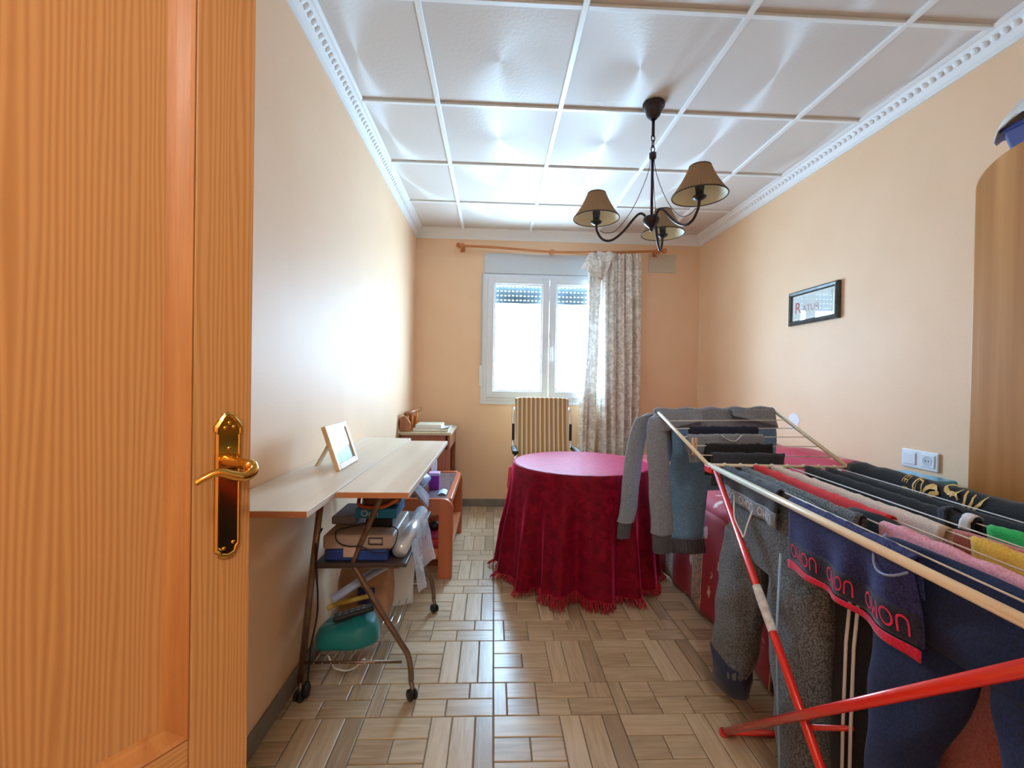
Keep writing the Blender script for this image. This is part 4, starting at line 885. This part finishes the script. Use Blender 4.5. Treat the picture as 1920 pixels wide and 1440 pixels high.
wc = thing('white_cable', 'thin white charger cable looping below the teal bag', 'cable', (-.5, 1.68, .05))
ob('lead', MB().tube(crom([(-.60, 1.665, .112), (-.575, 1.655, .075), (-.555, 1.65, .07), (-.53, 1.645, .068), (-.50, 1.642, .078), (-.475, 1.642, .098)], 6), .003, 6), M_white, wc, smooth=True)
ob('connector', MB().obox((-.468, 1.642, .104), (.026, .010, .012), ry=-.6), M_white, wc, bevel=.002)
ob('string_tie', MB().tube(crom([(-.36, 2.185, .30), (-.352, 2.178, .262), (-.335, 2.182, .285), (-.345, 2.178, .23), (-.333, 2.180, .205)], 6), .003, 6), M_white, smooth=True, label='white string knotted round the far trolley leg', cat='string')

# ------------------------------------------------------------------ drying rack
A0, DM_, CV = V(.829, 1.652, .84), V(-.1037, -.9946, 0), V(.534, -.03, 0)
NR = V(.9946, -.1037, 0)
def RP(k, s_, dz_=0): return A0+CV*(k/9)+DM_*s_+V(0, 0, dz_)
RL = 1.24
rk = thing('drying_rack', 'winged clothes drying rack with cream frame and red crossed legs', 'drying rack', (.95, 1.05, 0))
for k in (0, 9):
    ob('side_beam', MB().tube([RP(k, -.004), RP(k, RL)], .0095, 12), M_cream_metal, rk, smooth=True)
for s_ in (0, RL): ob('cross_bar', MB().tube([RP(0, s_), RP(9, s_)], .0065, 10), M_cream_metal, rk, smooth=True)
for k in range(1, 9): ob('line', MB().tube([RP(k, 0), RP(k, RL)], .0019, 6), M_line, rk, smooth=True)
for k in range(0, 10): ob('line_knob', MB().lathe([(0, -.009), (.005, -.008), (.0085, -.002), (.0085, .004), (.004, .009), (0, .009)], RP(k, -.002), 10), M_cream_metal, rk, smooth=True)
WE0, WE1 = V(.80, 2.12, 1.012), V(1.362, 2.10, 1.030)
W00, W01 = RP(0, -.02), RP(9, -.02)
def WP(t, u): return W00.lerp(WE0, t).lerp(W01.lerp(WE1, t), u)
for u in (0, 1): ob('wing_beam', MB().tube([WP(0, u), WP(1, u)], .008, 10), M_cream_metal, rk, smooth=True)
ob('wing_bar', MB().tube([WP(1, 0), WP(1, 1)], .0065, 10), M_cream_metal, rk, smooth=True)
for t in (.14, .30, .46, .62, .78): ob('wing_line', MB().tube([WP(t, 0), WP(t, 1)], .0019, 6), M_line, rk, smooth=True)
for k in (0, 9):
    o_ = CV*(k/9); sgn = -1 if k == 0 else 1
    a_, b_, c_, d_ = V(.829, 1.60, .828)+o_, V(.708, .62, .012)+o_, V(.772, 1.405, .012)+o_, V(.70, .50, .828)+o_
    l1 = ob('outer_leg', MB().tube([a_+NR*.010*sgn*0, b_], .0105, 12), M_red_metal, rk, smooth=True)
    ob('inner_leg', MB().tube([c_, d_], .0105, 12), M_red_metal, rk, smooth=True)
    p_, q_ = a_.lerp(b_, .335), a_.lerp(b_, .435)
    if k == 0: ob('tape_wrap', MB().tube([p_, p_.lerp(q_, .3), p_.lerp(q_, .6), q_], [.0118, .0132, .0125, .0118], 10), mat('white_tape', (226, 226, 224), (190, 186, 184), scale=60, rough=.5), l1, smooth=False)
    ob('end_cap', MB().lathe([(0, -.012), (.012, -.011), (.0135, -.004), (.0125, .006), (.0, .007)], c_, 12), M_red_metal, rk, smooth=True)
    hg = ob('hinge_clip', MB().obox(tuple(RP(k, .012, -.012)), (.028, .05, .03)), M_red_metal if k else M_red_metal, rk, bevel=.006)
for y_, x_ in ((1.405, .772), (.62, .708)): ob('foot_bar', MB().tube([V(x_, y_, .012), V(x_, y_, .012)+CV], .009, 10), M_red_metal, rk, smooth=True)
piv = V(.829, 1.60, .828).lerp(V(.708, .62, .012), .60)
ob('pivot_bar', MB().tube([piv, piv+CV], .006, 8), M_red_metal, rk, smooth=True)

# ---- garments
def heather(name, a, b, rough=.9, sheen=.2, sc_=220): return mat(name, a, b, scale=sc_, rough=rough, sheen=sheen, lo=.42, hi=.58, bump=.10, bscale=240)
H_grey = heather('heather_grey', (62, 64, 68), (112, 116, 120)); H_black = heather('black_knit', (20, 21, 26), (34, 36, 42)); H_navy = heather('navy_fleece', (12, 24, 60), (20, 36, 80), sheen=.05)
H_char = heather('charcoal_knit', (42, 46, 56), (58, 64, 76)); H_blue = heather('blue_heather', (92, 136, 176), (122, 166, 204)); H_lgrey = heather('grey_marl', (120, 128, 142), (146, 154, 168))
H_indigo = heather('indigo_jersey', (34, 36, 84), (52, 58, 120), sheen=.05); H_red = heather('red_jersey', (206, 24, 30), (226, 36, 40)); H_cream = heather('cream_jersey', (216, 200, 184), (232, 218, 204))
H_pink = heather('pink_terry', (226, 150, 172), (240, 176, 190)); H_yel = heather('yellow_jersey', (222, 172, 44), (236, 190, 72)); H_green = heather('green_jersey', (30, 168, 72), (44, 186, 92))
H_salm = heather('salmon_fleece', (196, 112, 108), (212, 132, 126)); H_dnavy = heather('dark_navy_knit', (26, 30, 52), (38, 44, 72)); H_band = heather('crimson_band', (196, 20, 60), (220, 34, 74)); H_dkrib = heather('dark_rib', (70, 72, 78), (86, 88, 94))
M_cord = mat('white_cord', (230, 230, 234), rough=.8)
def drape_fn(A, B_, l1, l2, amp=.012, fr=5, ph=0., flare=.03, r=.009, gather=0.):
    A = V(*A); B_ = V(*B_); t = (B_-A); L = t.length; t.normalize(); n = V(t.y, -t.x, 0)
    if n.dot(V(1, 0, 0)) < 0: n = -n
    L1 = l1 if callable(l1) else (lambda u: l1); L2 = l2 if callable(l2) else (lambda u: l2)
    def fn(u, v, off=0.):
        vv = v*2-1; base = A+t*(u*L); s_ = 1 if vv > 0 else -1; a = abs(vv); rr_ = r+off
        scr = .0045*nz((u*L*38, ph, 0), 1, 2)+.0025*nz((u*L*110, ph, 1), 1, 5)
        if a < .08: th = a/.08*math.pi/2; return base+n*(s_*rr_*math.sin(th))+V(0, 0, rr_*math.cos(th)+scr)
        d = (a-.08)/.92*(L2(u) if s_ > 0 else L1(u)); g = min(1, d/.09)
        wv = amp*g*(math.sin(fr*2*math.pi*u+ph+s_*.6)+.5*math.sin(fr*3.7*u*2+ph*2+d*9))
        sh_ = gather*d*(.5-u)
        return base+n*(s_*(rr_+flare*d)+wv)+t*(sh_+.006*math.sin(d*24+u*9+ph))+V(0, 0, -d)
    return fn
def drape(name, label, cat, A, B_, l1, l2, m_, nu=40, nv=44, solid=.004, group=None, parent=None, **kw):
    f = drape_fn(A, B_, l1, l2, **kw)
    o = ob(name, MB().grid(f, nu, nv), m_, parent, smooth=True, solid=solid, label=label, cat=cat, group=group); return o, f
def pants(name, label, A, B_, m_, rise, legs, thick=.05, group=None, cat='trousers', ph=0., cuff=None):
    """waist laid along A-B; legs: list of rows (drop, centre along, half width, half thickness, side offset)"""
    A = V(*A); B_ = V(*B_); t = B_-A; L = t.length; t.normalize(); n = V(t.y, -t.x, 0); n = -n if n.x < 0 else n
    root = thing(name, label, cat, tuple(A.lerp(B_, .5)-V(0, 0, .8)), group=group); NQ = 20
    def loop(c, hw, ht, z, so=0, seed=0):
        out = []
        for q in range(NQ):
            a = 2*math.pi*q/NQ; ca, sa = math.cos(a), math.sin(a)
            p = A+t*(c+hw*math.copysign(abs(ca)**.8, ca))+n*(so+ht*math.copysign(abs(sa)**.9, sa))+V(0, 0, -z)
            k = 1*nz((p.x*9, p.y*9, p.z*5), 1, seed+ph)*.012+.006*math.sin(z*40+q+ph)
            out.append(p+(t*ca*.5+n*sa)*k)
        return out
    mb = MB(); hl = []
    for i in range(7):
        f = i/6; hl.append(loop(L/2, L/2*(1-.02*f), .008+.028*min(1, f*1.5), -.010+(rise+.02)*f, 0, 1))
    mb.loft(hl)
    for lg in legs:
        rows = []
        for i in range(len(lg)-1):
            for j in range(5):
                f = j/5; rows.append([a*(1-f)+b*f for a, b in zip(lg[i], lg[i+1])])
        rows.append(lg[-1])
        mb.loft([loop(c, hw, ht, z, so, 2) for z, c, hw, ht, so in rows])
    ob('fabric', mb, m_, root, smooth=True, sub=1)
    return root, loop
# grey joggers
jg, lp = pants('jogger_trousers', 'heather grey jogger trousers hanging furthest along the near side of the rack', RP(1.25, .03), RP(1.25, .60), H_grey, .26,
    [[(.20, .13, .14, .045, 0), (.38, .115, .135, .055, -.01), (.60, .085, .112, .060, -.015), (.70, .075, .092, .054, -.02), (.765, .07, .07, .045, -.02)],
     [(.20, .43, .135, .045, 0), (.40, .44, .115, .055, 0), (.62, .46, .090, .055, 0), (.76, .46, .075, .048, 0), (.80, .46, .06, .04, 0)]], ph=.3)
ob('cuff', MB().loft([lp(.078, .098, .060, .66, -.02, 2), lp(.074, .088, .056, .72, -.02, 2), lp(.070, .074, .048, .775, -.02, 2), lp(.070, .05, .03, .785, -.02, 2)]), H_dnavy, jg, smooth=True)
ob('side_seam', MB().tube([RP(1.25, .46, -.16)-NR*.048, RP(1.25, .475, -.36)-NR*.062, RP(1.25, .49, -.6)-NR*.060, RP(1.25, .49, -.78)-NR*.052], .003, 6), mat('pale_blue_seam', (150, 186, 214), rough=.8), jg, smooth=True)
ob('drawstring', MB().tube(crom([RP(.9, .18, -.07)-NR*.035, RP(.8, .22, -.13)-NR*.045, RP(.8, .28, -.165)-NR*.048, RP(.8, .30, -.17)-NR*.05, RP(.8, .31, -.13)-NR*.045, RP(.9, .32, -.08)-NR*.04], 5), .0024, 6), M_cord, jg, smooth=True)
# black track trousers with white stripes
tp, lp = pants('track_trousers', 'black track trousers with white side stripes between the grey and navy pairs', RP(2.6, .52), RP(2.6, .78), H_black, .24,
    [[(.18, .105, .10, .04, -.01), (.40, .10, .085, .05, -.01), (.62, .095, .075, .045, -.01), (.80, .09, .065, .04, -.01)],
     [(.18, .15, .09, .035, .02), (.45, .15, .08, .04, .025), (.80, .14, .065, .035, .025)]], ph=1.1)
for dx in (0, .026): ob('stripe', MB().tube([RP(2.6, .640+dx, -.12)-NR*.054, RP(2.6, .640+dx, -.30)-NR*.067, RP(2.6, .633+dx, -.50)-NR*.065, RP(2.6, .622+dx, -.80)-NR*.057], .0055, 6, flat=.35), M_cord, tp, smooth=True)
# navy trousers
nv_, lp = pants('navy_trousers', 'large navy blue fleece trousers nearest the camera on the rack', RP(1.35, .745), RP(1.35, 1.215), H_navy, .15,
    [[(.08, .115, .118, .024, 0), (.20, .110, .112, .030, -.005), (.42, .070, .066, .034, -.012), (.62, .055, .050, .034, -.015), (.80, .05, .045, .032, -.015)],
     [(.08, .355, .118, .024, 0), (.20, .360, .112, .030, -.005), (.42, .385, .080, .034, -.01), (.80, .40, .055, .032, -.01)]], ph=2.3)
ob('waist_cord', MB().tube(crom([RP(.95, .79, .012), RP(.6, .80, -.02)-NR*.01, RP(.4, .83, -.045)-NR*.015, RP(.4, .87, -.04)-NR*.015, RP(.7, .90, -.01)], 5), .0025, 6), mat('blue_cord', (150, 166, 206), rough=.8), nv_, smooth=True)
# salmon trousers
sm_, lp = pants('salmon_trousers', 'salmon pink trousers with white stripes seen between the navy legs', RP(4.6, .66), RP(4.6, 1.20), H_salm, .26,
    [[(.20, .13, .125, .045, 0), (.45, .13, .115, .06, 0), (.80, .12, .09, .05, 0)], [(.20, .41, .125, .045, 0), (.45, .42, .115, .06, 0), (.80, .42, .09, .05, 0)]], ph=3.1)
for dx in (0, .024): ob('stripe', MB().tube([RP(4.6, .87+dx, -.20)-NR*.048, RP(4.6, .885+dx, -.45)-NR*.062, RP(4.6, .88+dx, -.80)-NR*.055], .006, 6, flat=.35), M_cord, sm_, smooth=True)
# boxers
def boxers(name, label, k, s0, s1, d1, d2, m_, band_m, txt_m, ph, bandw):
    root = thing(name, label, 'boxer shorts', tuple(RP(k, (s0+s1)/2, -.2)), group='boxer shorts on the rack')
    o, f = drape('fabric', None, None, RP(k, s0), RP(k, s1), d1, d2, m_, nu=46, nv=40, parent=root, amp=.006, fr=3, ph=ph, flare=-.05)
    # waistband round the lower left edge with the lettering upside down
    D = (lambda u: d1(u)) if callable(d1) else (lambda u: d1)
    def bf(u, w_, off=0):
        d = D(u)*0+1; v = .5-(.08+.92*(1-bandw*w_))/2; p = f(u, max(0, v)); return p-NR*(.003+off)
    ob('waistband', MB().grid(lambda u, w_: bf(u, w_), 40, 6), band_m, root, smooth=True, solid=.003)
    L = s1-s0
    for uc in (.17, .5, .83):
        me = text_mesh('UOMO', .052*min(1, L/.36)); Wd = .30
        xs_ = [v.co.x for v in me.vertices]; ys_ = [v.co.y for v in me.vertices]; sx_ = max(xs_)-min(xs_); sy_ = max(ys_)-min(ys_); my = (max(ys_)+min(ys_))/2
        me = map_text(me, lambda x, y: bf(min(1, max(0, uc-(x/sx_)*.26)), .52-(-(y-my)/sy_)*.62*-1, .004))
        ob('lettering', me, txt_m, root)
    return root
boxers('boxer_shorts', 'grey boxer shorts with a lettered waistband under the near beam', .75, .04, .42, .105, .05, H_char, H_lgrey, M_cord, .4, .42)
boxers('boxer_shorts', 'indigo boxer shorts with a crimson lettered waistband on the near beam', .5, .50, .90, .155, .07, H_indigo, H_dnavy, mat('crimson_print', (226, 40, 84), rough=.6), 1.9, .36)
rb = [o for o in bpy.data.objects if o.name.startswith('boxer_shorts')][-1]
ff = drape_fn(RP(.5, .50), RP(.5, .90), .155, .07, amp=.006, fr=3, ph=1.9, flare=-.05)
ob('red_hem', MB().grid(lambda u, w_: ff(u, 0)-NR*.005+V(0, 0, -.004-.022*w_+.010*math.sin(u*3.1)*w_), 40, 3), H_band, rb, smooth=True, solid=.003)
gb, _f = drape('waistband_cloth', 'dark grey elastic waistband cloth gathered on the second line', 'clothing', RP(1.75, .06), RP(1.75, .66), .05, .06, H_grey, amp=.006, fr=9, ph=.9)
# strips on the following lines
drape('red_top', 'bright red top folded over the third line of the rack', 'clothing', RP(2.9, .0+.01), RP(2.9, .66), .06, .20, H_red, amp=.006, fr=3, ph=.2)
cr_, fcr = drape('cream_shirt', 'cream cotton shirt folded over the fourth line of the rack', 'shirt', RP(4, .01), RP(4, .73), .15, .22, H_cream, amp=.006, fr=8, ph=.6)
drape('pink_towel', 'narrow pink terry strip along the second line near the camera', 'towel', RP(2.15, .69), RP(2.15, 1.22), .045, .16, H_pink, amp=.003, fr=5, ph=.1)
drape('yellow_shirt', 'yellow shirt hanging near the camera end of the fourth line', 'shirt', RP(4, .785), RP(4, 1.22), .14, .16, H_yel, amp=.008, fr=6, ph=.8)
drape('green_cloth', 'bright green cloth behind the yellow shirt', 'clothing', RP(6, .70), RP(6, 1.22), .045, .15, H_green, amp=.006, fr=4, ph=.3)
b1_, fb1 = drape('black_sweatshirt', 'black sweatshirt with a pale neck tag on the sixth line', 'sweatshirt', RP(6, .02), RP(6, .675), .18, .22, H_black, amp=.010, fr=4, ph=1.4)
ob('neck_tag', MB().grid(lambda u, v: fb1(.955+.04*u, .40+.13*v, .004)+V(0, 0, .003), 4, 10), M_cord, b1_, smooth=True, solid=.002)
ob('collar_band', MB().grid(lambda u, v: fb1(.86+.035*u+.05*abs(v-.5), .38+.17*v, .005)+V(0, 0, .004), 4, 12), H_char, b1_, smooth=True, solid=.003)
drape('black_trousers', 'plain black trousers on the line behind the black sweatshirt', 'trousers', RP(7, .05), RP(7, 1.20), .24, .25, H_black, amp=.010, fr=5, ph=2.2, r=.010)
gs, fg = drape('printed_tshirt', 'black shirt with a gold print over the far beam of the rack', 'shirt', RP(9, .02), RP(9, 1.20), .22, .20, H_black, amp=.006, fr=5, ph=.5, r=.030)
M_gold = mat('gold_print', (226, 176, 66), (240, 200, 104), scale=40, rough=.5)
def GM(x, y):
    y = max(0, y)*1.5; u = .215+(x-.30)*.72; return fg(u, .5-.5*(.08*min(1, y/.05)+.92*max(0, y-.05)/.22), .004)
def gold(polys, name='gold_print'):
    for pl_ in polys:
        me = bpy.data.meshes.new(name); bm = bmesh.new(); vs = [bm.verts.new((x, y, 0)) for x, y in pl_]; bm.faces.new(vs); bm.to_mesh(me); bm.free()
        me = map_text(me, lambda x, y: GM(x, y)+V(0, 0, .002)); ob(name, me, M_gold, gs)
def band_poly(pts, w_):
    out, inn = [], []
    for i, (x, y) in enumerate(pts):
        a = pts[max(i-1, 0)]; b = pts[min(i+1, len(pts)-1)]; dx, dy = (b[0]-a[0])*1.18, b[1]-a[1]; l = math.hypot(dx, dy) or 1; nx, ny = -dy/l/1.18, dx/l
        k = math.sin(math.pi*min(1, max(.12, (i+.3)/(len(pts)-.4)))); out.append((x+nx*w_*k, y+ny*w_*k)); inn.append((x-nx*w_*k, y-ny*w_*k))
    return out+inn[::-1]
for txt, u0, y0_, sz_ in (('EE', .318, .018, .034), ('BE', .322, .045, .034)):
    me = text_mesh(txt, sz_); me = map_text(me, lambda x, y: GM(u0-y/1.18*1.2, y0_+.6*x)+V(0, 0, .002)); ob('gold_print', me, M_gold, gs)
arc = lambda cx, cy, rx, ry_, a0, a1, n=9: [(cx+rx*math.cos(a0+(a1-a0)*i/n), cy+ry_*math.sin(a0+(a1-a0)*i/n)) for i in range(n+1)]
gold([band_poly(arc(.375, .03, .02, .035, 2.2, 5.4), .005), band_poly([(.365, .012), (.385, .016), (.392, .035), (.38, .05), (.366, .04), (.366, .014)], .0035), band_poly(arc(.43, .055, .035, .035, 3.3, 5.6), .006), band_poly([(.41, .05), (.43, .038), (.46, .03)], .008),
      band_poly(arc(.50, .03, .05, .035, .6, 2.6), .006), band_poly(arc(.50, .012, .03, .012, 0, 5.5), .005), band_poly([(.545, .012), (.555, .04), (.57, .065)], .007), band_poly([(.575, .015), (.574, .04), (.572, .065)], .006), band_poly([(.61, .012), (.595, .035), (.576, .062)], .006), band_poly([(.50, .03), (.515, .022), (.53, .034)], .004)])
# wing: small clothes and a hooded sweatshirt
for t, u0, u1, d_, m_, nm, lb in ((.62, .13, .67, .11, H_dnavy, 'navy_shorts', 'dark navy shorts on the highest line of the rack wing'), (.46, .05, .64, .11, H_lgrey, 'grey_shorts', 'grey shorts with a white cord on the wing line below the navy pair'),
        (.30, .12, .63, .12, H_black, 'black_shorts', 'black shorts on the wing line below the grey pair'), (.14, .09, .63, .12, H_char, 'charcoal_shorts', 'charcoal shorts on the lowest wing line next to the crossbar')):
    o, f = drape(nm, lb, 'shorts', WP(t, u0), WP(t, u1), d_, d_*.6, m_, amp=.006, fr=4, ph=t*9, r=.010, group='shorts on the rack wing')
    if nm == 'grey_shorts': ob('cord', MB().tube(crom([f(.42, .5)+V(0, -.015, 0), f(.5, .5)+V(0, -.02, -.02), f(.6, .5)+V(0, -.02, -.026), f(.7, .5)+V(0, -.015, 0)], 5), .0022, 6), M_cord, o, smooth=True)
pg = thing('clothes_peg', 'wooden clothes peg clipped on the near beam of the wing', 'clothes peg', tuple(WP(.30, .06)-V(0, 0, .03)))
pgc = WP(.30, .035)
for s_ in (-1, 1): ob('jaw', MB().obox(tuple(pgc+V(s_*.006, 0, -.004)), (.007, .010, .072), ry=s_*.05), M_fr2, pg, bevel=.001)
ob('spring', MB().tube([pgc+V(-.009, 0, .006), pgc+V(.009, 0, .006)], .004, 8), M_chrome, pg, smooth=True)
hd = thing('hooded_sweatshirt', 'grey sleeved sweatshirt with a blue body over the end of the rack wing', 'sweatshirt', (1.05, 2.12, .35))
eA, eB = WP(1, -.02), WP(1, 1.0)
fy = drape_fn(eA, eB, .12, .20, amp=.010, fr=2.5, ph=.3, flare=.06, r=.012)
tY = (eB-eA).normalized(); nY = V(tY.y, -tY.x, 0)
def hood(u, d, off=0):   # hangs on the camera side of the bar (n points to -y)
    base = eA.lerp(eB, u); g = min(1, d/.08)
    return base+V(0, -1, 0)*(.012+.05*min(1, d/.3)*0+.010*g*math.sin(u*14+d*5)+.012*g*nz((u*5, d*6), 1, 7)+off)+V(.02*math.sin(d*9)*g, 0, -d)
ob('yoke', MB().grid(lambda u, v: (lambda d: eA.lerp(eB, u)+V(0, -.012*math.cos(d), .012*math.sin(d)+.004*math.sin(u*30)) if 0 < d < math.pi else (hood(u, -d*.09/1.2+0) if d <= 0 else eA.lerp(eB, u)+V(0, .012+.03*(d-math.pi), -(d-math.pi)*.22+.01*math.sin(u*11))))(-1.2+v*(math.pi+2.4)), 46, 26), H_lgrey, hd, smooth=True, solid=.006)
def fold_flap(u, v): # slanting folds of the shoulders beside the bar
    return eA.lerp(eB, .02+.34*u)+V(0, -.03-.02*v-.01*math.sin(u*8), .004-(.05+.05*(1-u))*v)
ob('shoulder_fold', MB().grid(fold_flap, 16, 8), H_lgrey, hd, smooth=True, solid=.006)
ob('shoulder_fold', MB().grid(lambda u, v: eA.lerp(eB, .62+.36*u)+V(0, -.03-.02*v-.008*math.sin(u*9), .006-(.03+.05*u)*v), 16, 8), H_lgrey, hd, smooth=True, solid=.006)
ob('body', MB().grid(lambda u, v: hood(.10+.88*u, .085+(.535 if u < .395 else .30)*v), 60, 30), H_blue, hd, smooth=True, solid=.006)
ob('hem_rib', MB().grid(lambda u, v: hood(.105+.342*u, .622+.068*v, .002+.002*math.sin(u*74)), 90, 4), H_dkrib, hd, smooth=True, solid=.005)
def sleeve(pts, rad, nm='sleeve', m_=H_lgrey):
    P = crom(pts, 6); mb = MB(); n_ = 14; vs = []; rs = [rad[0]+(rad[1]-rad[0])*i/(len(P)-1) for i in range(len(P))]
    loops = []
    for i, p in enumerate(P):
        lp = []
        for q in range(n_):
            a = 2*math.pi*q/n_; k = 1+.16*nz((math.cos(a)*1.5, math.sin(a)*1.5, i*.22), 1, len(pts)+rad[0]*50); lp.append(p+V(rs[i]*k*math.cos(a), rs[i]*.55*k*math.sin(a), .004*math.sin(i*1.3+q)))
        loops.append(lp)
    return ob(nm, MB().loft(loops), m_, hd, smooth=True, sub=1)
sleeve([(.845, 2.115, 1.00), (.800, 2.10, .97), (.790, 2.09, .88), (.800, 2.085, .72), (.812, 2.08, .55), (.818, 2.08, .42)], (.050, .056))
sleeve([(.82, 2.155, 1.00), (.755, 2.19, .96), (.725, 2.20, .84), (.705, 2.20, .68), (.690, 2.20, .52), (.675, 2.20, .44)], (.045, .046))
sleeve([(.818, 2.08, .425), (.820, 2.08, .38), (.822, 2.08, .335)], (.048, .046), 'cuff', H_dkrib)
sleeve([(.676, 2.20, .445), (.670, 2.20, .40), (.668, 2.20, .36)], (.036, .033), 'cuff', H_dkrib)
